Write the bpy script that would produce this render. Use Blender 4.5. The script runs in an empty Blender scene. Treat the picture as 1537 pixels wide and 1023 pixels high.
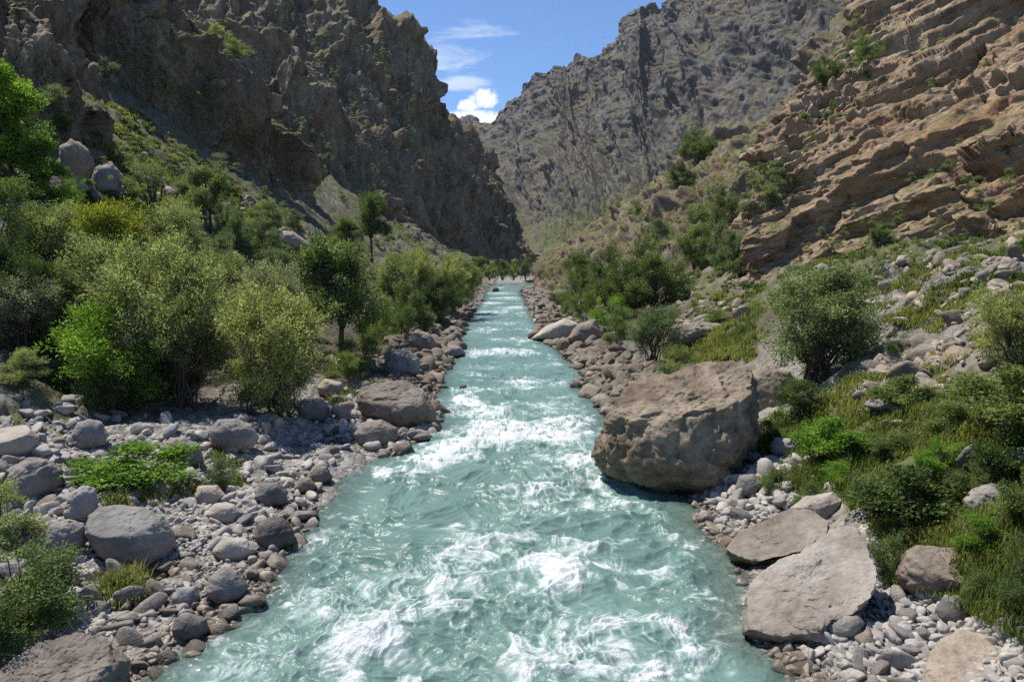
import bpy, bmesh, math, random
import numpy as np
from mathutils.bvhtree import BVHTree
from mathutils import Vector
F4 = np.float32
SC = bpy.context.scene
COL = SC.collection
rng = np.random.default_rng(7)
random.seed(7)

# ------------------------------------------------------------------ camera
CAMZ, FOC, CX, CY, HOR = 6.0, 1110.0, 768.5, 511.5, 395.0
PITCH = math.atan((CY - HOR) / FOC)
cp, sp_ = math.cos(PITCH), math.sin(PITCH)
CAM = np.array([0, 0, CAMZ])

def ray(px, py):
    a = (np.asarray(px, float) - CX) / FOC
    b = (CY - np.asarray(py, float)) / FOC
    return np.stack([a + 0 * b, cp + b * sp_, -sp_ + b * cp], -1)

def at(px, py, Y):
    d = ray(px, py)
    return CAM + d * (np.asarray(Y, float) / d[..., 1])[..., None]

def at_z(px, py, z=0.0):
    d = ray(px, py)
    return CAM + d * ((z - CAMZ) / d[..., 2])[..., None]

# ------------------------------------------------------------------ noise
def _hash(ix, iy, iz, seed):
    h = (ix.astype(np.uint32) * np.uint32(374761393) + iy.astype(np.uint32) * np.uint32(668265263)
         + iz.astype(np.uint32) * np.uint32(2147483647) + np.uint32((seed * 974711 + 12345) & 0xffffffff))
    h = (h ^ (h >> np.uint32(13))) * np.uint32(1274126177)
    h = (h ^ (h >> np.uint32(15))) * np.uint32(2246822519)
    return h ^ (h >> np.uint32(16))

_G = np.array([(1,1,0),(-1,1,0),(1,-1,0),(-1,-1,0),(1,0,1),(-1,0,1),(1,0,-1),(-1,0,-1),
               (0,1,1),(0,-1,1),(0,1,-1),(0,-1,-1),(1,1,0),(-1,1,0),(0,-1,1),(0,-1,-1)], F4)

def perlin(P, s=1.0, seed=0):
    P = np.asarray(P, F4) * np.asarray(s, F4)
    fl = np.floor(P); f = P - fl; I = fl.astype(np.int64)
    u = f * f * f * (f * (f * 6 - 15) + 10)
    r = 0
    for dx in (0, 1):
        wx = u[..., 0] if dx else 1 - u[..., 0]
        for dy in (0, 1):
            wy = u[..., 1] if dy else 1 - u[..., 1]
            for dz in (0, 1):
                wz = u[..., 2] if dz else 1 - u[..., 2]
                g = _G[_hash(I[..., 0] + dx, I[..., 1] + dy, I[..., 2] + dz, seed) & np.uint32(15)]
                r = r + wx * wy * wz * (g[..., 0] * (f[..., 0] - dx) + g[..., 1] * (f[..., 1] - dy) + g[..., 2] * (f[..., 2] - dz))
    return r

def fbm(P, s=1.0, seed=0, oct=4, gain=.5, lac=2.03):
    r = 0; a = 1.0; P = np.asarray(P, F4) * np.asarray(s, F4)
    for i in range(oct):
        r = r + a * perlin(P, lac ** i, seed + i * 17); a *= gain
    return r

def ridged(P, s=1.0, seed=0, oct=4, gain=.5, lac=2.1):
    r = 0; a = 1.0; P = np.asarray(P, F4) * np.asarray(s, F4)
    for i in range(oct):
        n = 1 - np.abs(perlin(P, lac ** i, seed + i * 13)) * 1.6
        r = r + a * n * n; a *= gain
    return r - .8

def facet(P, s=1.0, seed=0, tilt=.7, off=.5, soft=.16, crack=0., saw=0.):
    """fractured rock: every cell of a jittered lattice carries its own offset and its own tilted plane.
    Returns displacement, distance to the cell's border, a random value per cell."""
    P = np.asarray(P, F4) * np.asarray(s, F4)
    base = np.floor(P - .5).astype(np.int64)
    best = np.full(P.shape[:-1], 9., F4); sec = best.copy()
    out = np.zeros(P.shape[:-1], F4); rid = out.copy(); out2 = out.copy()
    for dx in (0, 1):
        for dy in (0, 1):
            for dz in (0, 1):
                cx, cy, cz = base[..., 0] + dx, base[..., 1] + dy, base[..., 2] + dz
                h = _hash(cx, cy, cz, seed); h2 = _hash(cx, cy, cz, seed + 101)
                def q(v, k): return ((v >> np.uint32(k)) & np.uint32(255)).astype(F4) / 255 - .5
                rx = P[..., 0] - (cx + .5 + .75 * q(h, 0))
                ry = P[..., 1] - (cy + .5 + .75 * q(h, 8))
                rz = P[..., 2] - (cz + .5 + .75 * q(h, 16))
                d = rx * rx + ry * ry + rz * rz
                v = off * 2 * q(h, 24) + tilt * 2 * (q(h2, 0) * rx + q(h2, 8) * ry + q(h2, 16) * rz)
                if saw: v = v - saw * rz * (.4 + 1.2 * (q(h2, 4) + .5))
                m = d < best
                m2 = (~m) & (d < sec)
                out2 = np.where(m, out, np.where(m2, v, out2))
                sec = np.where(m, best, np.minimum(sec, d))
                best = np.where(m, d, best); out = np.where(m, v, out); rid = np.where(m, q(h2, 24) + .5, rid)
    e = np.sqrt(sec) - np.sqrt(best)
    t = .5 * (1 - np.clip(e / soft, 0, 1))
    out = out * (1 - t) + out2 * t
    if crack: out = out - crack * np.clip(1 - e / (soft * 1.1), 0, 1) ** 1.5
    return out, e, rid

def sstep(a, b, x):
    t = np.clip((x - a) / (b - a), 0, 1)
    return t * t * (3 - 2 * t)

# ------------------------------------------------------------------ meshes
def mesh_np(name, V, Fc, mat=None, smooth=False, attrs=None):
    V = np.ascontiguousarray(V, F4).reshape(-1, 3); Fc = np.ascontiguousarray(Fc, np.int32)
    me = bpy.data.meshes.new(name)
    nf, k = Fc.shape
    me.vertices.add(len(V)); me.vertices.foreach_set('co', V.ravel())
    me.loops.add(nf * k); me.loops.foreach_set('vertex_index', Fc.ravel())
    me.polygons.add(nf); me.polygons.foreach_set('loop_start', np.arange(0, nf * k, k, dtype=np.int32))
    me.polygons.foreach_set('loop_total', np.full(nf, k, np.int32))
    if smooth: me.polygons.foreach_set('use_smooth', np.ones(nf, bool))
    me.update(calc_edges=True)
    for n, v in (attrs or {}).items():
        a = me.attributes.new(n, 'FLOAT', 'POINT'); a.data.foreach_set('value', np.ascontiguousarray(v, F4).ravel())
    if mat: me.materials.append(mat)
    return me

def link(name, me, parent=None, loc=None, **props):
    o = bpy.data.objects.new(name, me); COL.objects.link(o)
    if parent: o.parent = parent
    if loc is not None: o.location = loc
    for k, v in props.items(): o[k] = v
    return o

def grid_faces(nr, nc):
    i = np.arange(nr * nc).reshape(nr, nc)
    return np.stack([i[:-1, :-1], i[1:, :-1], i[1:, 1:], i[:-1, 1:]], -1).reshape(-1, 4)

def grid_normals(G):
    du = np.gradient(G, axis=1); dv = np.gradient(G, axis=0)
    n = np.cross(du, dv); n /= np.linalg.norm(n, axis=-1, keepdims=True) + 1e-9
    return n

def catmull(C, n, axis):
    C = np.moveaxis(np.asarray(C, float), axis, 0); k = len(C)
    t = np.linspace(0, k - 1, n); i = np.clip(t.astype(int), 0, k - 2); f = (t - i).reshape(-1, *([1] * (C.ndim - 1)))
    p = lambda j: C[np.clip(j, 0, k - 1)]
    a, b, c, d = p(i - 1), p(i), p(i + 1), p(i + 2)
    a = np.where((i == 0).reshape(f.shape), 2 * b - c, a); d = np.where((i == k - 2).reshape(f.shape), 2 * c - b, d)
    r = b + .5 * f * (c - a + f * (2 * a - 5 * b + 4 * c - d + f * (3 * (b - c) + d - a)))
    return np.moveaxis(r, 0, axis)

# ------------------------------------------------------------------ node helpers
class NT:
    def __init__(s, name):
        s.m = bpy.data.materials.new(name); s.m.use_nodes = True; s.t = s.m.node_tree
        for n in list(s.t.nodes): s.t.nodes.remove(n)
        s.out = s.n('ShaderNodeOutputMaterial')
    def n(s, typ, **kw):
        nd = s.t.nodes.new(typ)
        for k, v in kw.items():
            if k.startswith('i_'):
                key = k[2:]; key = int(key) if key.isdigit() else key.replace('_', ' ')
                s.set(nd, key, v)
            else: setattr(nd, k, v)
        return nd
    def set(s, nd, key, v):
        if isinstance(v, bpy.types.NodeSocket): s.t.links.new(v, nd.inputs[key])
        else: nd.inputs[key].default_value = v
    def coord(s, out='Object'): return s.n('ShaderNodeTexCoord').outputs[out]
    def vadd(s, v, w): return s.n('ShaderNodeVectorMath', operation='ADD', i_0=v, i_1=w).outputs[0]
    def vmul(s, v, w): return s.n('ShaderNodeVectorMath', operation='MULTIPLY', i_0=v, i_1=w).outputs[0]
    def noise(s, v, scale, detail=4, rough=.55, dist=0):
        return s.n('ShaderNodeTexNoise', i_Vector=v, i_Scale=scale, i_Detail=detail, i_Roughness=rough, i_Distortion=dist).outputs[0]
    def math(s, op, a, b=0., c=0.):
        return s.n('ShaderNodeMath', operation=op, i_0=a, i_1=b, i_2=c).outputs[0]
    def rng(s, v, a, b, c=0., d=1.):
        return s.n('ShaderNodeMapRange', clamp=True, i_0=v, i_1=a, i_2=b, i_3=c, i_4=d).outputs[0]
    def ramp(s, v, stops):
        nd = s.n('ShaderNodeValToRGB', i_0=v); e = nd.color_ramp.elements
        while len(e) < len(stops): e.new(.5)
        for i, (p, c) in enumerate(stops):
            e[i].position = p; e[i].color = (*c, 1)
        return nd.outputs[0]
    def mix(s, f, a, b, mode='MIX'):
        nd = s.n('ShaderNodeMix', data_type='RGBA', blend_type=mode)
        s.set(nd, 0, f); s.set(nd, 6, a if isinstance(a, bpy.types.NodeSocket) else (*a, 1)); s.set(nd, 7, b if isinstance(b, bpy.types.NodeSocket) else (*b, 1))
        return nd.outputs[2]
    def attr(s, name): return s.n('ShaderNodeAttribute', attribute_name=name).outputs['Fac']
    def bump(s, h, strength, dist, normal=None):
        nd = s.n('ShaderNodeBump', i_Strength=strength, i_Distance=dist, i_Height=h)
        if normal is not None: s.set(nd, 'Normal', normal)
        return nd.outputs[0]
    def done(s, sh): s.t.links.new(sh, s.out.inputs[0]); return s.m

def rock_mat(name, cols, scale, stretch=(1, 1, 1), stain=(.3, .17, .08), stain_amt=.5, veg=None, veg_amt=.5, veg_slope=(.5, .8), bump=.6, bdist=.05, rand=False, grass_attr=False, rot=None, lichen=0.0, wet=False, pebbles=False):
    t = NT(name); v = t.coord()
    if rand:
        r = t.attr('tint') if rand == 'tint' else t.n('ShaderNodeObjectInfo').outputs['Random']
        v = t.vadd(v, t.n('ShaderNodeCombineXYZ', i_0=t.math('MULTIPLY', r, 91.), i_1=t.math('MULTIPLY', r, 37.), i_2=0.).outputs[0])
    w = v
    if rot is not None:
        w = t.n('ShaderNodeMapping', i_Vector=v, i_Rotation=rot).outputs[0]
    w = t.vmul(w, stretch)
    n1 = t.noise(w, scale, 6, .62, .4)
    n2 = t.noise(w, scale * 6.3, 5, .65)
    n3 = t.noise(w, scale * .31, 3, .5, .8)
    f = t.math('ADD', t.math('MULTIPLY', n1, .62), t.math('MULTIPLY', n2, .38))
    c = t.ramp(f, [(.30, cols[0]), (.45, cols[1]), (.56, cols[2]), (.70, cols[3])])
    st = t.rng(t.math('ADD', n3, t.math('MULTIPLY', t.math('SUBTRACT', n2, .5), .5)), .5, .68, 0, stain_amt)
    c = t.mix(st, c, stain)
    if lichen:
        l = t.noise(v, scale * 2.2, 6, .75)
        c = t.mix(t.rng(l, .6, .68, 0, lichen), c, (.42, .41, .36))
    if rand:
        c = t.mix(1., c, t.ramp(r, [(0, (.72, .70, .68)), (.5, (1, .98, .95)), (.8, (1.12, 1.05, .96)), (1, (.88, .92, 1.0))]), 'MULTIPLY')
    h = t.math('ADD', n2, t.math('MULTIPLY', t.noise(w, scale * 22, 4, .6), .35))
    nb = t.bump(h, bump, bdist)
    if veg is not None:
        nz = t.n('ShaderNodeSeparateXYZ', i_0=t.n('ShaderNodeNewGeometry').outputs['Normal']).outputs[2]
        if grass_attr:
            m = t.math('ADD', t.attr('grass'), t.math('MULTIPLY', t.math('SUBTRACT', n2, .5), 1.1))
            m = t.rng(m, .35, .6, 0, veg_amt)
        else:
            m = t.math('ADD', t.math('ADD', nz, t.attr('veg')), t.math('MULTIPLY', t.math('SUBTRACT', t.noise(v, scale * .9, 6, .7), .5), 1.6))
            m = t.rng(m, veg_slope[0], veg_slope[1], 0, veg_amt)
        g = t.ramp(t.noise(v, scale * 3.1, 5, .7), [(.32, veg[0]), (.5, veg[1]), (.68, veg[2])])
        c = t.mix(m, c, g)
    ro = .88
    if wet:      # the wet tide mark just above the river
        pz = t.n('ShaderNodeSeparateXYZ', i_0=t.n('ShaderNodeNewGeometry').outputs['Position']).outputs[2]
        wm = t.rng(t.math('ADD', pz, t.math('MULTIPLY', t.math('SUBTRACT', n2, .5), .25)), .05, .22, 1, 0)
        c = t.mix(t.math('MULTIPLY', wm, .85), c, t.mix(1., c, (.42, .36, .27), 'MULTIPLY')); ro = t.rng(wm, 0, 1, .88, .3)
    if pebbles:      # gravel: every pebble with its own grey, real relief from the bump
        bare = t.rng(t.attr('grass'), .45, .2)
        for k, (sc_, st_) in enumerate(((5.5, .05), (14., .022))):
            vo = t.n('ShaderNodeTexVoronoi', i_Vector=v, i_Scale=sc_, i_Randomness=.95)
            pc = t.n('ShaderNodeSeparateColor', i_0=vo.outputs['Color']).outputs[0]
            if k == 0: c = t.mix(t.math('MULTIPLY', bare, .75), c, t.ramp(pc, [(0, (.12, .11, .10)), (.4, (.24, .225, .21)), (.75, (.34, .325, .30)), (1, (.48, .46, .43))]))
            nb = t.bump(t.math('MULTIPLY', t.math('SUBTRACT', 1., vo.outputs['Distance']), bare), .9, st_ * 2, nb)
        c = t.mix(t.math('MULTIPLY', t.attr('soil'), .8), c, t.ramp(n2, [(.35, (.045, .038, .026)), (.55, (.10, .085, .055)), (.7, (.12, .12, .05))]))
    b = t.n('ShaderNodeBsdfPrincipled', i_Base_Color=c, i_Roughness=ro, i_Normal=nb)
    b.inputs['Specular IOR Level'].default_value = .25
    return t.done(b.outputs[0])
# ------------------------------------------------------------------ river outline (world x of the waterline against distance)
_L = [(40, 1120), (150, 1060), (215, 1010), (300, 955), (385, 890), (440, 812), (478, 765), (505, 720), (560, 687), (610, 662), (650, 640), (640, 600),
      (652, 562), (672, 532), (680, 500), (702, 470), (722, 450), (724, 440), (732, 430), (748, 423)]
_R = [(1310, 1120), (1260, 1060), (1215, 1010), (1125, 955), (1118, 890), (1105, 840), (1062, 790), (1040, 750), (965, 690), (918, 640), (922, 612), (882, 582), (898, 560),
      (866, 540), (842, 518), (812, 508), (818, 490), (800, 465), (793, 450), (784, 438), (790, 429), (812, 423)]
def _tab(pts):
    p = np.array([at_z(x, y) for x, y in pts]); return p[:, 1], p[:, 0]
LY, LX = _tab(_L); RY, RX = _tab(_R)
LY = np.concatenate([[-20, 5], LY]); LX = np.concatenate([[-5.2, -4.9], LX])
RY = np.concatenate([[-20, 5], RY]); RX = np.concatenate([[4.6, 4.6], RX])
def xL(Y): return np.interp(Y, LY, LX) - .32 * np.clip((45 - np.abs(Y)) / 20, 0, 1)
def xR(Y): return np.interp(Y, RY, RX) + .25 * np.clip((45 - np.abs(Y)) / 20, 0, 1)
def softp(x, k): return np.log1p(np.exp(np.clip(x / k, -40, 40))) * k

def zfun(x, y, fine=True):
    x = np.asarray(x, float); y = np.asarray(y, float)
    a = np.maximum(y, 3)
    dl = xL(y) - x; dr = x - xR(y)
    x0l = np.interp(a, [0, 25, 40, 80, 140, 260], [16, 15.2, 13.2, 11.5, 11, 14])
    x0r = np.interp(a, [0, 12, 20, 40, 55, 100, 200, 300], [6.2, 6.0, 6.3, 9, 10.5, 12, 15, 26])
    sr = np.interp(a, [0, 30, 60, 120], [.6, .6, .5, .4])
    zl = .13 * np.clip(dl, 0, 7) + .05 * np.clip(dl - 7, 0, 20) + .75 * softp(-x - x0l, .9)
    sl_ = sr * softp(x - x0r, .7)
    zr = .11 * np.clip(dr, 0, 7) + .04 * np.clip(dr - 7, 0, 20) + sr * softp(x - x0r, .7)
    bed = -.16 * np.clip(-np.maximum(dl, dr), 0, 5)
    zr = np.where(sl_ > 4.5, zr - (sl_ - 4.5) * .65, zr)
    z = np.where(dl > 0, zl, np.where(dr > 0, zr, bed))
    far = np.clip((y - 200) / 60, 0, 1)
    z = z + far * 2.5 * ((dl > 0) | (y > 228))
    out = np.maximum(dl, dr)
    P = np.stack([x, y, 0 * x], -1)
    z = z + fbm(P, .35, 3, 3) * np.clip(out * .25, .06, .55)
    z = z + .8 * fbm(P, .12, 21, 3, .6) * np.clip((np.where(x < 0, -x - 12, x - 9)) / 6, 0, 1)
    return z

def hit_ground(px, py, lift=0.0):
    lo, hi = 4., 330.
    for n in (420, 24):
        Y = np.geomspace(lo, hi, n); P = at(np.full(Y.shape, float(px)), np.full(Y.shape, float(py)), Y)
        s = P[:, 2] - lift < np.maximum(zfun(P[:, 0], P[:, 1]), 0)
        i = int(np.argmax(s))
        if not s.any(): return None
        lo, hi = Y[max(i - 1, 0)], Y[i]
    return P[i]

# ------------------------------------------------------------------ ground sheet
def build_ground():
    cols = np.concatenate([np.linspace(-9, -.86, 24)[:-1], np.linspace(-.86, .86, 1000), np.linspace(.86, 9, 24)[1:]])
    rows = np.concatenate([[-25, -12, -4, 1, 3], np.geomspace(5, 30, 430), np.geomspace(30, 120, 230)[1:], np.geomspace(120, 340, 90)[1:], [420, 600, 1000, 1600]])
    C, Y = np.meshgrid(cols, rows)
    X = C * np.maximum(Y, 9.0)
    Z = zfun(np.clip(X, -60, 60), Y)
    Z = np.where(Y > 350, 8., Z)
    dl = xL(Y) - X; dr = X - xR(Y); out = np.maximum(dl, dr)
    P = np.stack([X, Y, Z], -1)
    sh = np.clip(.35 + out * .6, .12, 1)
    a, e, _ = facet(P, 1 / .55, 11, .8, .6)
    b, e2, _ = facet(P, 1 / .2, 12, .8, .6)
    near = np.clip(60 / np.maximum(Y, 1), .0, 1)
    slope = np.clip((np.where(X < 0, -X - 12, X - 9)) / 6, 0, 1)
    Z = Z + sh * (.10 * a + .035 * b * near) * (1 - .3 * slope)
    big, _, _ = facet(P, 1 / 2.2, 15, .8, .5)
    Z = Z + slope * (.16 * big + .2 * fbm(P, .9, 22, 3, .6) + .16 * facet(P, 1 / .9, 16, .9, .6, .3)[0])
    P[..., 2] = Z
    n = fbm(P, .3, 5, 4); n2 = fbm(P, .06, 9, 3)
    gl = sstep(-11, -15, X + 2.5 * n) * (.66 + .8 * n + .4 * n2 + .5 * fbm(P, 1.1, 13, 3))
    gr = sstep(.3, 2.2, X - np.interp(Y, [0, 12, 20, 40, 60], [7.2, 6.3, 5.8, 6.5, 9]) + 1.4 * n) * (.74 + .6 * n + .3 * n2 + .45 * fbm(P, 1.2, 14, 3))
    # the stony fan under the crag on the right
    fan = np.exp(-(((X - 12.8) / 4.2) ** 2 + ((Y - 25) / 5.5) ** 2) ** 2)
    gr = gr - .75 * fan
    g = np.where(X < 0, gl, gr)
    soil = np.where(X < 0, sstep(6, 9, dl + n) * sstep(20, 24, Y) * sstep(-19, -13, X) + sstep(3, 5, dl + n) * sstep(28, 40, Y) * sstep(-15, -9, X) + .75 * sstep(27, 38, Y) * sstep(.2, 1.2, dl + n), .75 * sstep(27, 38, Y) * sstep(.2, 1.2, dr + n) * sstep(16, 12, X) + .5 * sstep(8.5, 12, X))
    me = mesh_np('ground', P.reshape(-1, 3), grid_faces(*C.shape), MAT['ground'], False, {'grass': g, 'wet': sstep(.35, -.05, Z), 'soil': soil})
    return link('ground', me, kind='structure')

# ------------------------------------------------------------------ rock faces
COARSE_V, COARSE_F = [], []
def lattice(name, rows, res, mat, disp, back, skirt=5., damp=None, veg=None):
    P = np.array([[at(*c) for c in r] for r in rows])
    b = np.array([*back, 0.]); b /= np.linalg.norm(b)
    H = np.ptp(P[..., 2])
    low = P[-1].copy(); low[:, 2] -= skirt
    t1 = P[0] + b * H * .12 + [0, 0, H * .02]; t2 = P[0] + b * H * .5 - [0, 0, H * .12]; t3 = P[0] + b * H * .9 - [0, 0, H * .9]
    core = P
    nr, nc = res
    G = catmull(catmull(core, nr, 0), nc, 1)
    # extra rows behind and below
    top = np.stack([t3, t2, t1]); top = catmull(top, nc, 1)
    T = np.concatenate([catmull(np.concatenate([top, G[:1]]), max(10, nr // 12), 0)[:-1], G, catmull(np.stack([G[-1], catmull(low, nc, 0)]), 6, 0)[1:]])
    # even out the columns' spacing is not needed; displace along the normal that looks at the river
    N = grid_normals(T)
    if (N[len(T) // 2:] * (CAM - T[len(T) // 2:])).sum(-1).mean() < 0: N = -N
    T0 = T; sgn = np.sign((grid_normals(T) * N).sum(-1).mean())
    for k, f in enumerate(disp if isinstance(disp, (list, tuple)) else [disp]):
        if k:      # the finer relief is cut into the coarse one
            N1 = grid_normals(T) * sgn; N = N + N1 * .5; N /= np.linalg.norm(N, axis=-1, keepdims=True) + 1e-9
        D = f(T)
        if damp: D = D * np.clip((T0[..., 2] - damp[0]) / damp[1], damp[2], 1)
        T = T + N * D[..., None]
    me = mesh_np(name, T.reshape(-1, 3), grid_faces(*T.shape[:2]), mat, False, {'veg': veg(T0)} if veg else None)
    o = link(name, me, kind='structure')
    k = catmull(catmull(core, 50, 0), 50, 1); n0 = sum(len(v) for v in COARSE_V)
    COARSE_V.append(k.reshape(-1, 3)); COARSE_F.append(grid_faces(50, 50) + n0)
    return o

def disp_left(sc):
    def warp(P): return P + 2.0 * sc * np.stack([perlin(P, .11 / sc, 3), perlin(P, .11 / sc, 4), perlin(P, .11 / sc, 5)], -1)
    def f(P):
        Q = warp(P); S = Q * [1, 1, .24]; S2 = Q * [1, 1, .42]      # buttresses stand upright
        d = 3.4 * sc * (ridged(S, .055 / sc, 31, 3) - .3)
        d += 3.0 * sc * facet(S, 1 / (8. * sc), 41, .9, .6, .10, .2)[0]
        return d + 1.7 * sc * facet(S2, 1 / (3.6 * sc), 42, .9, .6, .12, .3)[0]
    def g(P):
        d = .62 * sc * facet(P * [1, 1, .5], 1 / (1.5 * sc), 43, .9, .6, .2, .25)[0]
        return d + .22 * sc * facet(P, 1 / (.6 * sc), 44, .9, .6, .3, .25)[0]
    return [f, g]

def disp_far(P):
    Q = P + 14 * np.stack([perlin(P, .014, 3), perlin(P, .014, 4), perlin(P, .014, 5)], -1)
    S = Q * [1, .5, .24]          # ribs and gullies run down the slope
    d = 18 * (ridged(S, .0105, 51, 4, .42) - .3)
    v, u = np.meshgrid(np.linspace(0, 1, P.shape[0]), np.linspace(0, 1, P.shape[1]), indexing='ij')      # gullies
    q = np.stack([u * 17 - v * 2.2, v * 2.6, 0 * u], -1); q = q + .5 * np.stack([perlin(q * [.5, 1, 1], 1., 57), 0 * u, 0 * u], -1)
    d += 10 * (ridged(q, 1., 58, 3, .45) - .3) * np.clip(v * 9 - .6, .25, 1) * np.clip((P[..., 1] - 150) / 250, .2, 1)
    d += 6 * fbm(Q * [1, .6, .36], .05, 55, 5, .6)
    d += 2.6 * facet(Q * [1, .8, .4], 1 / 17., 52, .9, .6, .2, .15)[0]
    d += 1.6 * facet(Q * [1, 1, .5], 1 / 6.5, 53, .9, .6, .28, .2)[0]
    d += .8 * facet(Q, 1 / 3.0, 54, .9, .6, .35, .2)[0]
    return d

def disp_mid(P):
    Q = P + 1.5 * np.stack([perlin(P, .1, 3), perlin(P, .1, 4), perlin(P, .1, 5)], -1)
    B = np.stack([Q @ BED_A, Q @ BED_B, Q @ BED_N], -1) * [.55, .7, 1]
    d = 1.7 * (ridged(Q, .05, 61, 4) - .3)
    d += 1.9 * facet(B, 1 / 5., 62, .9, .6, .14, .15, .2)[0]
    d += 1.0 * facet(B, 1 / 2., 63, .9, .6, .2, .2, .4)[0]
    d += .5 * facet(Q, 1 / .9, 64, .9, .6, .28, .3)[0]
    return d

BED_A = np.array([.80, -.42, .32]); BED_A /= np.linalg.norm(BED_A)       # along the bedding, up to the right
BED_N = np.array([-.26, .05, .94]); BED_N -= BED_A * (BED_N @ BED_A); BED_N /= np.linalg.norm(BED_N)
BED_B = np.cross(BED_N, BED_A)
def bed(Q): return np.stack([Q @ BED_A, Q @ BED_B, Q @ BED_N], -1)
def crag_coarse(P):
    B = bed(P + .8 * np.stack([perlin(P, .16, 3), perlin(P, .16, 4), perlin(P, .16, 5)], -1))
    return 1.4 * facet(B * [.5, .6, 1.], 1 / 6.5, 74, .6, .6, .05, 0, .45)[0] + 1.05 * facet(B * [.3, .5, 1.], 1 / 2.3, 71, .5, .55, .075, .14, .9)[0]
def crag_fine(P):
    mix = np.clip(.5 + 1.4 * fbm(P, .09, 78, 3), 0, 1)
    B = bed(P + .12 * np.stack([perlin(P, .7, 6), perlin(P, .7, 7), perlin(P, .7, 8)], -1))
    d = .6 * facet(B * [.32, .55, 1.], 1 / .95, 72, .6, .55, .13, .22, .8)[0] * (.45 + mix)
    d += .30 * facet(B * [.5, .7, 1.], 1 / .46, 73, .7, .6, .25, .25, .6)[0] * (.4 + mix)
    return d + .10 * fbm(B * [.5, .8, 2.2], 1.6, 75, 3)

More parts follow.
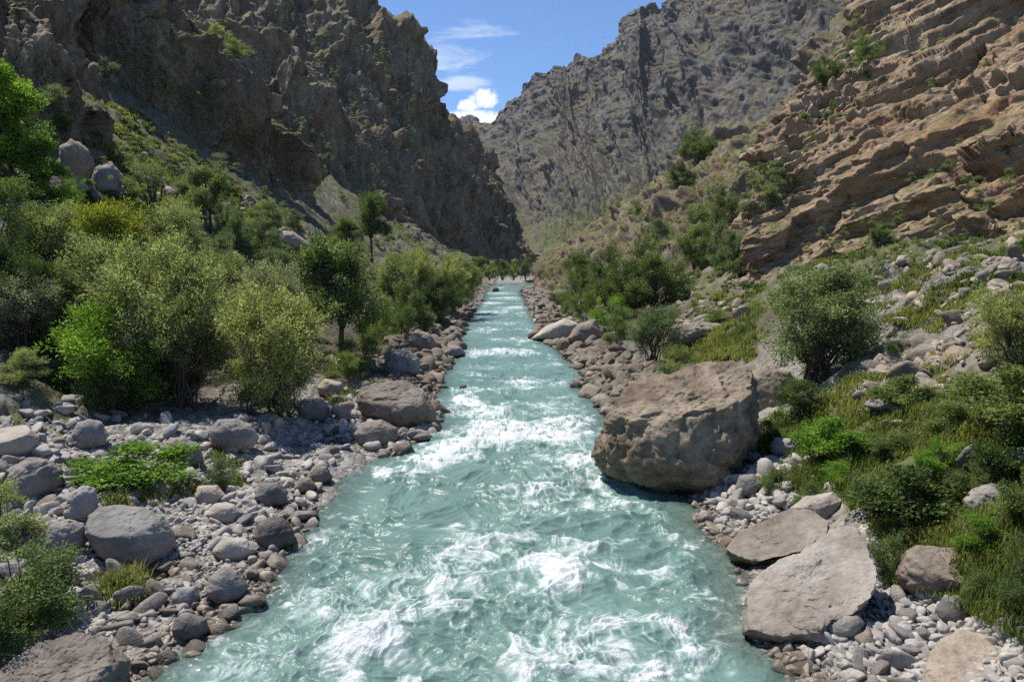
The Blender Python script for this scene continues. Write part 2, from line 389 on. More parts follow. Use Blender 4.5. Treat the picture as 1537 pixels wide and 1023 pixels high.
def build_faces():
    lattice('cliff', [
        [(-350, -320, 74), (-100, -300, 82), (60, -260, 88), (150, -190, 93), (240, -80, 96), (310, 30, 99), (372, 105, 102), (412, 185, 106), (437, 285, 114), (450, 300, 130)],
        [(-350, -180, 66), (-100, -160, 73), (60, -110, 78), (150, -60, 83), (238, 20, 86), (315, 90, 92), (378, 155, 97), (418, 222, 103), (440, 300, 113), (452, 315, 130)],
        [(-350, -20, 60), (-100, 0, 66), (60, 20, 71), (150, 70, 75), (232, 115, 79), (318, 165, 85), (385, 218, 93), (424, 266, 100), (442, 315, 112), (455, 330, 130)],
        [(-350, 140, 52), (-100, 140, 58), (60, 150, 63), (150, 205, 67), (235, 255, 73), (320, 302, 81), (392, 338, 91), (428, 352, 99), (445, 358, 112), (458, 360, 130)],
    ], (520, 620), MAT['dark_rock'], disp_left(1.0), (-.8, .5))
    lattice('cliff', [
        [(150, -420, 308), (300, -260, 292), (400, -170, 285), (490, -80, 282), (552, -5, 282), (600, 42, 288), (648, 92, 297), (668, 152, 306), (690, 192, 315), (716, 215, 352)],
        [(150, -200, 255), (300, -90, 248), (400, -20, 243), (480, 50, 240), (540, 100, 244), (590, 140, 255), (632, 180, 270), (655, 225, 285), (690, 262, 300), (722, 270, 345)],
        [(150, 40, 218), (300, 100, 210), (395, 140, 207), (465, 180, 206), (525, 210, 213), (578, 240, 225), (622, 270, 243), (655, 305, 261), (700, 325, 282), (728, 330, 333)],
        [(150, 330, 183), (300, 345, 180), (390, 350, 178), (455, 352, 178), (515, 360, 186), (570, 368, 198), (615, 378, 219), (655, 392, 240), (706, 396, 270), (735, 396, 322)],
    ], (480, 520), MAT['dark_rock'], disp_left(2.1), (-.8, .5))
    lattice('cliff', [
        [(640, 130, 436), (684, 182, 420), (708, 202, 409), (726, 222, 403), (742, 240, 396), (754, 272, 391), (776, 312, 383), (797, 358, 378), (806, 386, 378), (812, 390, 409)],
        [(640, 250, 383), (684, 270, 376), (704, 280, 370), (722, 292, 364), (738, 305, 360), (750, 325, 356), (770, 350, 356), (790, 374, 359), (804, 391, 367), (812, 394, 409)],
        [(640, 396, 317), (684, 396, 314), (700, 396, 317), (716, 396, 321), (732, 396, 325), (748, 396, 330), (766, 396, 335), (786, 396, 343), (802, 396, 359), (812, 397, 409)],
    ], (300, 260), MAT['dark_rock'], disp_left(1.7), (-.8, .5))
    lattice('outcrop', [
        [(-260, -120, 53), (-120, -60, 51), (-20, -20, 49), (35, 5, 48), (70, 45, 48), (98, 85, 49), (122, 128, 50), (137, 172, 53), (146, 182, 60)],
        [(-260, 60, 47), (-120, 60, 46), (-20, 70, 45), (30, 85, 45), (65, 105, 46), (95, 128, 47), (120, 155, 49), (138, 184, 52), (148, 194, 60)],
        [(-260, 240, 42), (-120, 230, 41.5), (-20, 210, 42), (30, 205, 43), (65, 205, 44), (95, 205, 46), (122, 208, 48), (141, 210, 52), (150, 212, 60)],
    ], (260, 300), MAT['dark_rock'], disp_left(.55), (-.8, .5))
    lattice('hillside', [
        [(540, 326, 180), (575, 332, 190), (610, 338, 205), (645, 358, 225), (680, 378, 245), (706, 390, 265)],
        [(520, 400, 92), (560, 405, 97), (600, 408, 105), (640, 410, 115), (680, 412, 128), (706, 412, 145)],
    ], (220, 320), MAT['scree'], lambda P: 1.6 * fbm(P, .07, 83, 3) + 1.1 * facet(P, 1 / 4.2, 81, .9, .6)[0] + .55 * facet(P, 1 / 1.7, 82)[0], (-.8, .5))
    lattice('mountain', [
        [(560, 330, 980), (640, 262, 940), (703, 196, 900), (760, 146, 850), (800, 104, 800), (835, 80, 770), (870, 79, 755), (905, 62, 740), (950, 14, 700), (985, 18, 690), (1012, -20, 660), (1090, -80, 620), (1200, -180, 570), (1400, -300, 500), (1650, -360, 450)],
        [(560, 355, 830), (640, 312, 800), (703, 268, 760), (758, 232, 715), (800, 205, 670), (835, 185, 640), (870, 180, 625), (905, 165, 610), (950, 130, 585), (985, 125, 570), (1020, 95, 545), (1100, 50, 510), (1210, -10, 470), (1400, -90, 420), (1650, -120, 380)],
        [(560, 380, 680), (640, 362, 640), (703, 340, 600), (756, 316, 565), (800, 298, 530), (835, 285, 505), (870, 278, 490), (905, 266, 475), (950, 245, 455), (985, 238, 440), (1030, 220, 425), (1110, 190, 400), (1220, 150, 375), (1400, 110, 340), (1650, 90, 310)],
        [(560, 396, 520), (640, 396, 470), (703, 395, 440), (756, 392, 410), (800, 390, 375), (830, 386, 350), (860, 381, 335), (900, 374, 320), (945, 364, 310), (985, 358, 300), (1030, 350, 290), (1110, 340, 280), (1220, 330, 270), (1400, 320, 260), (1650, 320, 250)],
        [(560, 400, 300), (640, 400, 300), (703, 400, 300), (756, 400, 300), (795, 400, 290), (825, 400, 280), (860, 400, 270), (900, 400, 262), (945, 398, 255), (985, 395, 250), (1030, 392, 245), (1110, 388, 240), (1220, 385, 235), (1400, 380, 230), (1650, 380, 225)],
    ], (680, 760), MAT['far_rock'], disp_far, (.9, .5), skirt=12, damp=(4, 45, .1), veg=lambda T: .26 * sstep(75, 8, T[..., 2]) * sstep(520, 380, T[..., 1]) + .12 * fbm(T, .012, 95, 3))
    lattice('mountain', [
        [(560, 230, 1550), (640, 205, 1540), (676, 186, 1530), (692, 172, 1520), (706, 170, 1520), (722, 184, 1520), (760, 215, 1520), (840, 240, 1520)],
        [(560, 396, 1250), (640, 396, 1250), (676, 396, 1250), (692, 396, 1250), (706, 396, 1250), (720, 396, 1250), (760, 396, 1250), (840, 396, 1250)],
    ], (60, 160), MAT['far_rock'], lambda P: 22 * (ridged(P, .008, 91, 4) - .3), (0, 1))
    lattice('hillside', [
        [(796, 398, 246), (830, 380, 228), (868, 352, 208), (900, 332, 194), (950, 298, 174), (1000, 264, 158), (1050, 216, 148), (1108, 190, 138), (1180, 162, 132), (1222, 85, 130), (1262, 38, 126), (1312, -22, 122), (1400, -120, 117), (1560, -250, 112)],
        [(802, 408, 210), (835, 398, 180), (865, 388, 155), (895, 380, 140), (940, 362, 122), (985, 340, 110), (1035, 310, 103), (1085, 282, 98), (1145, 250, 94), (1195, 200, 92), (1250, 150, 90), (1310, 100, 88), (1400, 40, 86), (1560, -40, 84)],
        [(808, 418, 185), (838, 424, 140), (862, 436, 112), (885, 446, 98), (925, 452, 84), (965, 452, 75), (1015, 446, 70), (1065, 442, 66), (1110, 440, 64), (1165, 430, 62), (1235, 420, 60), (1320, 400, 58), (1420, 390, 56), (1560, 380, 54)],
    ], (420, 560), MAT['slope_rock'], disp_mid, (.9, .4))
    lattice('crag', [
        [(1350, -205, 112), (1330, -205, 96), (1420, -250, 90), (1520, -300, 84), (1640, -340, 76), (1850, -380, 66), (2100, -400, 58)],
        [(1320, 10, 98), (1292, 10, 82), (1380, 0, 76), (1480, -20, 68), (1600, -40, 60), (1820, -60, 50), (2100, -60, 44)],
        [(1240, 140, 84), (1216, 140, 70), (1310, 130, 65), (1420, 110, 58), (1560, 90, 50), (1780, 70, 42), (2050, 60, 37)],
        [(1172, 240, 72), (1148, 240, 60), (1240, 235, 57), (1360, 220, 51), (1520, 195, 43), (1750, 170, 36), (2000, 160, 32)],
        [(1140, 320, 66), (1114, 320, 55), (1205, 320, 53), (1330, 310, 47.5), (1500, 280, 39), (1740, 250, 32), (2000, 240, 29)],
        [(1150, 400, 63), (1124, 400, 53.5), (1210, 395, 51), (1330, 400, 44.5), (1490, 350, 37), (1740, 300, 30), (2000, 290, 27)],
        [(1165, 455, 62), (1141, 455, 53), (1215, 460, 49), (1330, 490, 42), (1490, 420, 35), (1740, 360, 29), (2000, 340, 26)],
    ], (900, 860), MAT['warm_rock'], [crag_coarse, crag_fine], (.9, .4))

def cast(px, py):
    """first landform that the sight line through a photograph pixel meets"""
    g = hit_ground(px, py)
    d = ray(px, py); d = d / np.linalg.norm(d)
    r = BVH.ray_cast(Vector(CAM), Vector(d))
    if r[0] is not None and (g is None or r[0][1] < g[1]): return np.array(r[0])
    return g
# ------------------------------------------------------------------ river
PATCH = [  # whitewater seen in the photograph: x, y, half width, half height (pixels), strength
    (842, 862, 56, 24, 1.25), (795, 742, 40, 14, .8), (700, 830, 36, 16, .6), (668, 916, 30, 22, .6), (560, 955, 62, 34, .8), (905, 945, 95, 26, .6), (975, 930, 46, 22, .7),
    (952, 1002, 56, 24, 1.), (800, 1000, 52, 34, .8), (880, 812, 44, 20, .65), (640, 905, 60, 18, .4), (730, 800, 70, 14, .4), (545, 1012, 40, 16, .7), (700, 860, 60, 16, .35), (960, 850, 60, 14, .4),
    (765, 655, 105, 17, 1.05), (830, 640, 46, 12, .6), (872, 690, 44, 12, .8), (655, 690, 38, 9, .9), (590, 712, 34, 7, .9), (700, 668, 60, 10, .7), (900, 705, 20, 8, .6), (915, 760, 46, 10, .4),
    (720, 618, 50, 8, .6), (805, 610, 60, 8, .5), (870, 625, 30, 6, .5), (715, 585, 40, 6, .7), (800, 575, 55, 6, .8), (850, 598, 30, 5, .6), (695, 600, 20, 4, .7),
    (745, 528, 48, 6, .9), (700, 535, 26, 4, .6), (815, 548, 40, 5, .5), (740, 550, 35, 4, .5), (722, 560, 50, 4, .4), (780, 508, 34, 4, .5), (715, 495, 24, 4, .7), (770, 485, 34, 4, .5),
    (740, 470, 30, 3.5, .7), (775, 462, 30, 3, .8), (735, 455, 24, 2.6, .8), (765, 447, 24, 2.2, .8), (752, 440, 24, 2, .7), (745, 432, 12, 1.5, .6), (480, 772, 14, 5, .7), (462, 815, 16, 8, .55), (430, 850, 18, 8, .5), (390, 905, 20, 9, .5), (340, 955, 22, 10, .5), (905, 725, 12, 10, .7), (925, 760, 14, 14, .55), (1000, 765, 30, 6, .5), (1080, 900, 14, 16, .45), (1020, 803, 20, 5, .6), (1075, 850, 22, 7, .5)]

def build_river():
    py = np.concatenate([np.linspace(420.5, 470, 200), np.linspace(470, 1060, 880)[1:], np.linspace(1060, 1500, 160)[1:]])
    Y = at_z(np.full(py.shape, CX), py)[:, 1]
    Y = np.concatenate([[262, 250, 240], Y, [4, 1, -6, -20]])
    u = np.linspace(0, 1, 820)
    A = xL(Y) - 1.2; B = xR(Y) + 1.2
    k = Y > 228
    B = B + np.where(k, 60., 0)
    X = A[:, None] + (B - A)[:, None] * u[None]
    YY = np.broadcast_to(Y[:, None], X.shape)
    P = np.stack([X, YY, 0 * X], -1).astype(F4)
    inn = np.minimum(X - xL(YY), xR(YY) - X)
    edge = sstep(-.1, 1.6, inn)
    W = P + np.stack([perlin(P, .5, 201), perlin(P, .5, 202), 0 * X], -1) * .7
    h = .17 * ridged(W * [.30, .55, 1], 1., 211, 2) + .10 * ridged(W * [.9, 1.3, 1], 1., 215, 2)
    ch = perlin(W * [2.2, 3.1, 1], 1., 221); h = h + .026 * ch
    c2 = ridged(W * [3.5, 5.5, 1], 1., 225, 2); h = h + .006 * c2
    # lace of foam drawn out along the current
    V = P + np.stack([perlin(P, 1.1, 231), perlin(P, 1.1, 232), 0 * X], -1) * .55 + np.stack([perlin(P, 3.5, 233), perlin(P, 3.5, 234), 0 * X], -1) * .10
    l1 = np.clip(1 - np.abs(perlin(V * [1.1, .45, 1], 1., 241)) * 3.2, 0, 1) ** 2.2
    l2 = np.clip(1 - np.abs(perlin(V * [2.5, 1.1, 1], 1., 242)) * 3.0, 0, 1) ** 2.2
    l3 = np.clip(1 - np.abs(perlin(V * [6.0, 2.9, 1], 1., 243)) * 2.6, 0, 1) ** 2
    low = np.clip(.30 + 1.5 * fbm(P * [.34, .20, 1], 1., 251, 3), 0, 1)
    mid = np.clip(.5 + 1.2 * fbm(W * [.8, 1.2, 1], 1., 261, 3), 0, 1)
    foam = low * (.55 * l1 * mid + .5 * l2 * mid + .4 * l3 * low)
    # placed whitewater
    pat = np.zeros_like(X); crest = np.zeros_like(X)
    wob = P + np.stack([fbm(P, .9, 271, 4, .6), fbm(P, .9, 272, 4, .6), 0 * X], -1) * 1.0
    for (x, y, rx, ry, s) in PATCH:
        if y < 600: s *= .72
        c = at_z(x, y); e1 = at_z(x + rx, y); f1 = at_z(x, y - ry); f2 = at_z(x, y + ry)
        a = abs(e1[0] - c[0]); b = abs(f1[1] - f2[1]) / 2
        m = np.abs(YY[:, 0] - c[1]) < 4 * b + 2
        i = np.where(m)[0]
        if not len(i): continue
        sl = slice(i[0], i[-1] + 1)
        q = ((wob[sl, :, 0] - c[0]) / a) ** 2 + ((wob[sl, :, 1] - c[1]) / b) ** 2
        g = np.exp(-q * .75) * s
        pat[sl] = np.maximum(pat[sl], g)
        h[sl] += .13 * min(1, s) * min(1.3, b / .8) * np.exp(-(((X[sl] - c[0]) / (a * 1.1)) ** 2 + ((YY[sl] - c[1] - .1 * b) / (b * .9)) ** 2))
    tb = .5 + .8 * fbm(V * [2.6, 2.6, 1], 1., 281, 4, .6)
    foam = foam + np.clip(pat * 1.3 - .12, 0, 1.15) * (.05 + .75 * tb + .32 * l2 + .28 * l3) + .5 * pat * (l1 + l2 + l3)
    foam = foam + .9 * np.clip(h - .17, 0, 1) * mid * 2.5
    white = np.clip(foam - .075 - .06 * sstep(14, 40, YY), 0, 1.2)
    edge_l = sstep(.35, 0., inn) * np.clip(.5 + fbm(P, 2.2, 291, 3) * 1.5, 0, 1) * .5
    white = white * (.25 + .75 * edge) + edge_l
    far = np.clip(1 - Y / 300, .25, 1)[:, None]
    z = (h * edge + white * .05 * (.4 + tb) * edge + .012 * c2) * far - .03
    P[..., 2] = z
    depth = np.clip(inn, 0, 3)
    me = mesh_np('river', P.reshape(-1, 3), grid_faces(*X.shape), MAT['water'], True, {'foam': white, 'deep': sstep(-.1, 2.0, inn)})
    return link('river', me, kind='structure')

def water_mat():
    t = NT('river_water'); v = t.coord()
    f = t.attr('foam'); dp = t.attr('deep')
    n1 = t.noise(t.vmul(v, (1.6, 1., 1.)), 7., 6, .7, .6)
    n2 = t.noise(t.vmul(v, (1.4, 1., 1.)), 26., 4, .65, .3)
    ff = t.math('ADD', f, t.math('MULTIPLY', t.math('SUBTRACT', n1, .5), .45))
    ff = t.math('ADD', ff, t.math('MULTIPLY', t.math('SUBTRACT', n2, .5), .28))
    m = t.math('POWER', t.rng(ff, .18, 1.0), 1.25)
    big = t.noise(v, .22, 3, .5)
    wc = t.ramp(big, [(.3, (.095, .172, .152)), (.55, (.128, .212, .188)), (.75, (.16, .25, .222))])
    # milky air below the surface round the foam
    wc = t.mix(t.rng(ff, .0, .6, 0, .75), wc, (.31, .42, .39))
    h = t.math('ADD', t.math('MULTIPLY', t.noise(t.vmul(v, (1, 1.5, 1)), 5., 5, .65, .5), 1.), t.math('MULTIPLY', t.noise(v, 19., 3, .6), .25))
    nb = t.bump(h, .22, .05)
    w = t.n('ShaderNodeBsdfPrincipled', i_Base_Color=wc, i_Roughness=.34, i_IOR=1.33, i_Normal=nb); w.inputs['Specular IOR Level'].default_value = .36
    tr = t.n('ShaderNodeBsdfTransparent', i_0=(.80, .9, .86, 1))
    gl = t.n('ShaderNodeBsdfGlossy', i_Color=(1, 1, 1, 1), i_Roughness=.08, i_Normal=nb)
    fr = t.n('ShaderNodeFresnel', i_IOR=1.33, i_Normal=nb)
    thin = t.n('ShaderNodeMixShader', i_0=fr.outputs[0], i_1=tr.outputs[0], i_2=gl.outputs[0])
    body = t.n('ShaderNodeMixShader', i_0=t.rng(dp, 0., .8, .12, 1.), i_1=thin.outputs[0], i_2=w.outputs[0])
    fo = t.n('ShaderNodeBsdfPrincipled', i_Base_Color=(.70, .735, .74, 1), i_Roughness=.55, i_Normal=t.bump(t.math('ADD', n1, n2), .7, .06))
    fin = t.n('ShaderNodeMixShader', i_0=m, i_1=body.outputs[0], i_2=fo.outputs[0])
    return t.done(fin.outputs[0])

# ------------------------------------------------------------------ light and sky
SUN_EL, SUN_AZ = math.radians(64), math.radians(-60)
def build_light():
    w = bpy.data.worlds.new('World'); SC.world = w; w.use_nodes = True
    t = w.node_tree; bg = t.nodes['Background']
    def N(ty, **kw):
        n = t.nodes.new(ty)
        for k, v in kw.items(): setattr(n, k, v)
        return n
    sky = N('ShaderNodeTexSky', sky_type='NISHITA', sun_disc=False, sun_elevation=SUN_EL, sun_rotation=SUN_AZ % (2 * math.pi), altitude=1500, air_density=1.0, dust_density=.1, ozone_density=3.0)
    tc = N('ShaderNodeTexCoord'); L = t.links.new
    def M(op, a, b=0., c=0.):
        n = N('ShaderNodeMath', operation=op)
        for i, x in enumerate((a, b, c)):
            if isinstance(x, bpy.types.NodeSocket): L(x, n.inputs[i])
            else: n.inputs[i].default_value = x
        return n.outputs[0]
    def MR(v, a, b, c=0., d=1.):
        n = N('ShaderNodeMapRange', interpolation_type='SMOOTHSTEP'); L(v, n.inputs[0])
        for i, x in enumerate((a, b, c, d)): n.inputs[i + 1].default_value = x
        return n.outputs[0]
    sep = N('ShaderNodeSeparateXYZ'); L(tc.outputs['Generated'], sep.inputs[0])
    # bearing and height of a direction, as tangents
    bx = M('DIVIDE', sep.outputs[0], M('MAXIMUM', sep.outputs[1], .01)); bz = M('DIVIDE', sep.outputs[2], M('MAXIMUM', sep.outputs[1], .01))
    cmb = N('ShaderNodeCombineXYZ'); L(bx, cmb.inputs[0]); L(bz, cmb.inputs[1])
    def noise(scale, detail, rough, dist, sx=1., sy=1., rot=0.):
        mp = N('ShaderNodeMapping'); L(cmb.outputs[0], mp.inputs[0]); mp.inputs['Scale'].default_value = (sx, sy, 1); mp.inputs['Rotation'].default_value = (0, 0, rot)
        n = N('ShaderNodeTexNoise'); L(mp.outputs[0], n.inputs['Vector'])
        for k, v in (('Scale', scale), ('Detail', detail), ('Roughness', rough), ('Distortion', dist)): n.inputs[k].default_value = v
        return n.outputs[0]
    front = MR(sep.outputs[1], .1, .3)
    def blob(cx, cz, rx, rz, n, amp):
        dx = M('DIVIDE', M('SUBTRACT', bx, cx), rx); dz = M('DIVIDE', M('SUBTRACT', bz, cz), rz)
        r = M('ADD', M('MULTIPLY', dx, dx), M('MULTIPLY', dz, dz))
        return M('SUBTRACT', M('ADD', 1., M('MULTIPLY', M('SUBTRACT', n, .5), amp)), r)
    nc = noise(75, 8, .62, .3); nw = noise(14, 6, .6, .8, .6, 2.2, .25)
    cu = M('MAXIMUM', blob(-.037, .216, .021, .014, nc, 2.4), M('MAXIMUM', blob(-.058, .206, .016, .009, nc, 2.4), blob(-.050, .190, .05, .012, nc, 1.5)))
    cu = MR(cu, -.1, .75, 0, .92)
    wi = MR(blob(-.085, .272, .062, .030, nw, 4.5), .1, 1.5, 0, .45)
    wi2 = MR(blob(-.065, .302, .075, .016, nw, 4.), .1, 1.5, 0, .34)
    wi3 = MR(blob(-.07, .235, .05, .012, nw, 4.), .1, 1.3, 0, .5)
    cl = M('MULTIPLY', front, M('MAXIMUM', cu, M('MAXIMUM', wi, M('MAXIMUM', wi2, wi3))))
    tn = N('ShaderNodeMix', data_type='RGBA', blend_type='MULTIPLY'); tn.inputs[0].default_value = 1; L(sky.outputs[0], tn.inputs[6]); tn.inputs[7].default_value = (.84, 1.0, 1.2, 1)
    mx = N('ShaderNodeMix', data_type='RGBA'); L(cl, mx.inputs[0]); L(tn.outputs[2], mx.inputs[6])
    mx.inputs[7].default_value = (8.2, 8.6, 9.4, 1)
    L(mx.outputs[2], bg.inputs[0]); bg.inputs[1].default_value = .108
    s = bpy.data.lights.new('sun', 'SUN'); s.energy = 5.0; s.angle = math.radians(.53); s.color = (1, .94, .84)
    o = bpy.data.objects.new('sun', s); COL.objects.link(o)
    d = Vector((math.sin(SUN_AZ) * math.cos(SUN_EL), math.cos(SUN_AZ) * math.cos(SUN_EL), math.sin(SUN_EL)))
    o.rotation_euler = (-d).to_track_quat('-Z', 'Y').to_euler(); o.location = (0, 0, 60)

def build_camera():
    c = bpy.data.cameras.new('camera'); c.sensor_width = 36; c.lens = FOC / 1537 * 36; c.clip_end = 9000; c.clip_start = .1
    o = bpy.data.objects.new('camera', c); COL.objects.link(o); o.location = CAM; o.rotation_euler = (math.pi / 2 - PITCH, 0, 0)
    SC.camera = o
    SC.view_settings.view_transform = 'Standard'; SC.view_settings.look = 'None'; SC.view_settings.gamma = 1; SC.view_settings.exposure = .34
    cy = SC.cycles
    cy.max_bounces = 6; cy.diffuse_bounces = 2; cy.glossy_bounces = 2; cy.transmission_bounces = 4; cy.transparent_max_bounces = 8
    cy.use_denoising = False; cy.sample_clamp_direct = 6; cy.sample_clamp_indirect = 3; cy.caustics_reflective = False; cy.caustics_refractive = False

def build_haze():
    x0, x1, y0, y1, z0, z1 = -1400, 1400, -60, 1700, -4, 420
    V = [(x, y, z) for z in (z0, z1) for y in (y0, y1) for x in (x0, x1)]
    Fc = [(0, 2, 3, 1), (4, 5, 7, 6), (0, 1, 5, 4), (2, 6, 7, 3), (0, 4, 6, 2), (1, 3, 7, 5)]
    m = bpy.data.materials.new('haze'); m.use_nodes = True; t = m.node_tree
    for n in list(t.nodes): t.nodes.remove(n)
    o = t.nodes.new('ShaderNodeOutputMaterial'); p = t.nodes.new('ShaderNodeVolumePrincipled')
    p.inputs['Color'].default_value = (.78, .88, 1, 1); p.inputs['Density'].default_value = .00006; p.inputs['Anisotropy'].default_value = .1
    t.links.new(p.outputs[0], o.inputs['Volume'])
    link('haze', mesh_np('haze', V, Fc, m), kind='stuff')
MAT = {}
def build_mats():
    GR = [(.05, .06, .016), (.085, .095, .026), (.15, .14, .05)]
    MAT['dark_rock'] = rock_mat('dark_rock', [(.042, .030, .020), (.135, .099, .067), (.24, .185, .126), (.42, .345, .255)], .35, (1, 1, .45), (.17, .105, .06), .45, GR, .85, (.55, .9), .8, .3)
    MAT['far_rock'] = rock_mat('far_rock', [(.028, .026, .025), (.07, .064, .060), (.125, .113, .104), (.25, .23, .212)], .09, (1, 1, .5), (.20, .14, .085), .4, GR, .75, (.62, 1.02), .6, 1.2)
    MAT['slope_rock'] = rock_mat('slope_rock', [(.075, .056, .042), (.155, .12, .09), (.255, .205, .155), (.37, .315, .25)], .45, (1, 1, 1), (.25, .15, .08), .5, GR, .9, (.42, .8), .6, .2)
    MAT['scree'] = rock_mat('scree', [(.08, .068, .056), (.15, .13, .108), (.22, .195, .165), (.31, .28, .245)], .5, (1, 1, 1), (.2, .14, .09), .3, GR, .8, (.5, .95), .6, .15)
    MAT['warm_rock'] = rock_mat('warm_rock', [(.068, .045, .03), (.245, .168, .112), (.39, .285, .195), (.53, .445, .36)], .6, (.4, .6, 1.6), (.31, .165, .08), .7, GR, .85, (.55, .92), .8, .15, rot=(.0, .43, 0))
    MAT['ground'] = rock_mat('ground', [(.12, .105, .09), (.21, .19, .165), (.29, .265, .235), (.38, .355, .325)], .8, (1, 1, 1), (.26, .2, .14), .35, [(.045, .06, .018), (.085, .105, .03), (.16, .155, .065)], .92, (.5, .8), .6, .06, grass_attr=True, pebbles=True, wet=True)
    def bo(n, c, sc=.9, **k): MAT[n] = rock_mat(n, c, sc, (1, 1, 1), k.pop('stain', (.30, .21, .14)), k.pop('sa', .35), None, bump=.7, bdist=.05, rand=True, wet=True, **k)
    bo('boulder', [(.115, .112, .112), (.19, .185, .182), (.265, .258, .252), (.36, .352, .342)], lichen=.35)
    bo('brown_boulder', [(.105, .088, .073), (.185, .16, .136), (.265, .235, .20), (.36, .328, .288)], lichen=.25)
    bo('pale_boulder', [(.24, .205, .175), (.35, .31, .27), (.42, .385, .34), (.50, .47, .43)], stain=(.33, .25, .17), lichen=.2)
    bo('bank_boulder', [(.075, .06, .048), (.15, .125, .10), (.22, .19, .158), (.31, .275, .235)], lichen=.2)
    bo('slab_boulder', [(.125, .105, .086), (.23, .198, .165), (.32, .284, .243), (.42, .384, .338)], stain=(.27, .2, .13), lichen=.2)
    bo('wet_boulder', [(.07, .062, .055), (.12, .108, .096), (.17, .155, .14), (.25, .23, .21)], lichen=.1)
    bo('big_boulder', [(.055, .041, .029), (.15, .119, .086), (.26, .217, .166), (.40, .35, .285)], sc=1.1, stain=(.12, .088, .062), sa=.7, lichen=.3)
    MAT['cobble'] = rock_mat('cobble', [(.2, .19, .18), (.31, .30, .285), (.41, .395, .375), (.52, .5, .48)], 2.2, (1, 1, 1), (.3, .25, .2), .3, None, bump=.5, bdist=.02, rand='tint', wet=True)
    MAT['bank_rubble'] = rock_mat('bank_rubble', [(.08, .065, .052), (.16, .135, .11), (.23, .2, .165), (.33, .295, .25)], 1.6, (1, 1, 1), (.14, .12, .06), .5, None, bump=.5, bdist=.02, rand='tint', wet=True)
    MAT['rubble'] = rock_mat('rubble', [(.17, .145, .12), (.27, .235, .195), (.36, .32, .27), (.46, .415, .36)], 1.6, (1, 1, 1), (.36, .25, .16), .4, None, bump=.5, bdist=.02, rand='tint')
    MAT['water'] = water_mat()
# ------------------------------------------------------------------ stones
_ICO = {}
def ico(n):
    if n not in _ICO:
        bm = bmesh.new(); bmesh.ops.create_icosphere(bm, subdivisions=n, radius=1)
        V = np.array([v.co[:] for v in bm.verts]); V /= np.linalg.norm(V, axis=1, keepdims=True)
        Fc = np.array([[v.index for v in f.verts] for f in bm.faces]); bm.free(); _ICO[n] = (V, Fc)
    return _ICO[n]

def stone_r(D, seed, k=9, n=13, lo=.72):
    g = np.random.default_rng(seed)
    A = g.normal(size=(n, 3)); A /= np.linalg.norm(A, axis=1, keepdims=True)
    d = g.uniform(lo, 1.05, n)
    q = np.maximum(D @ A.T, 0) / d
    return ((q ** k).sum(1) + .62 ** k) ** (-1 / k)

def stone(seed, sub, k=9, lo=.72, rough=.05, dims=(1, .85, .65)):
    D, Fc = ico(sub)
    P = D * stone_r(D, seed, k, lo=lo)[:, None]
    if rough and sub >= 3:
        n = .8 * facet(P, 2.6, seed, .6, .35)[0] + .45 * facet(P, 6.5, seed + 1, .6, .35)[0] + .6 * fbm(P, 3., seed + 2, 4)
        P = P * (1 + rough * n)[:, None]
    return P * dims, Fc

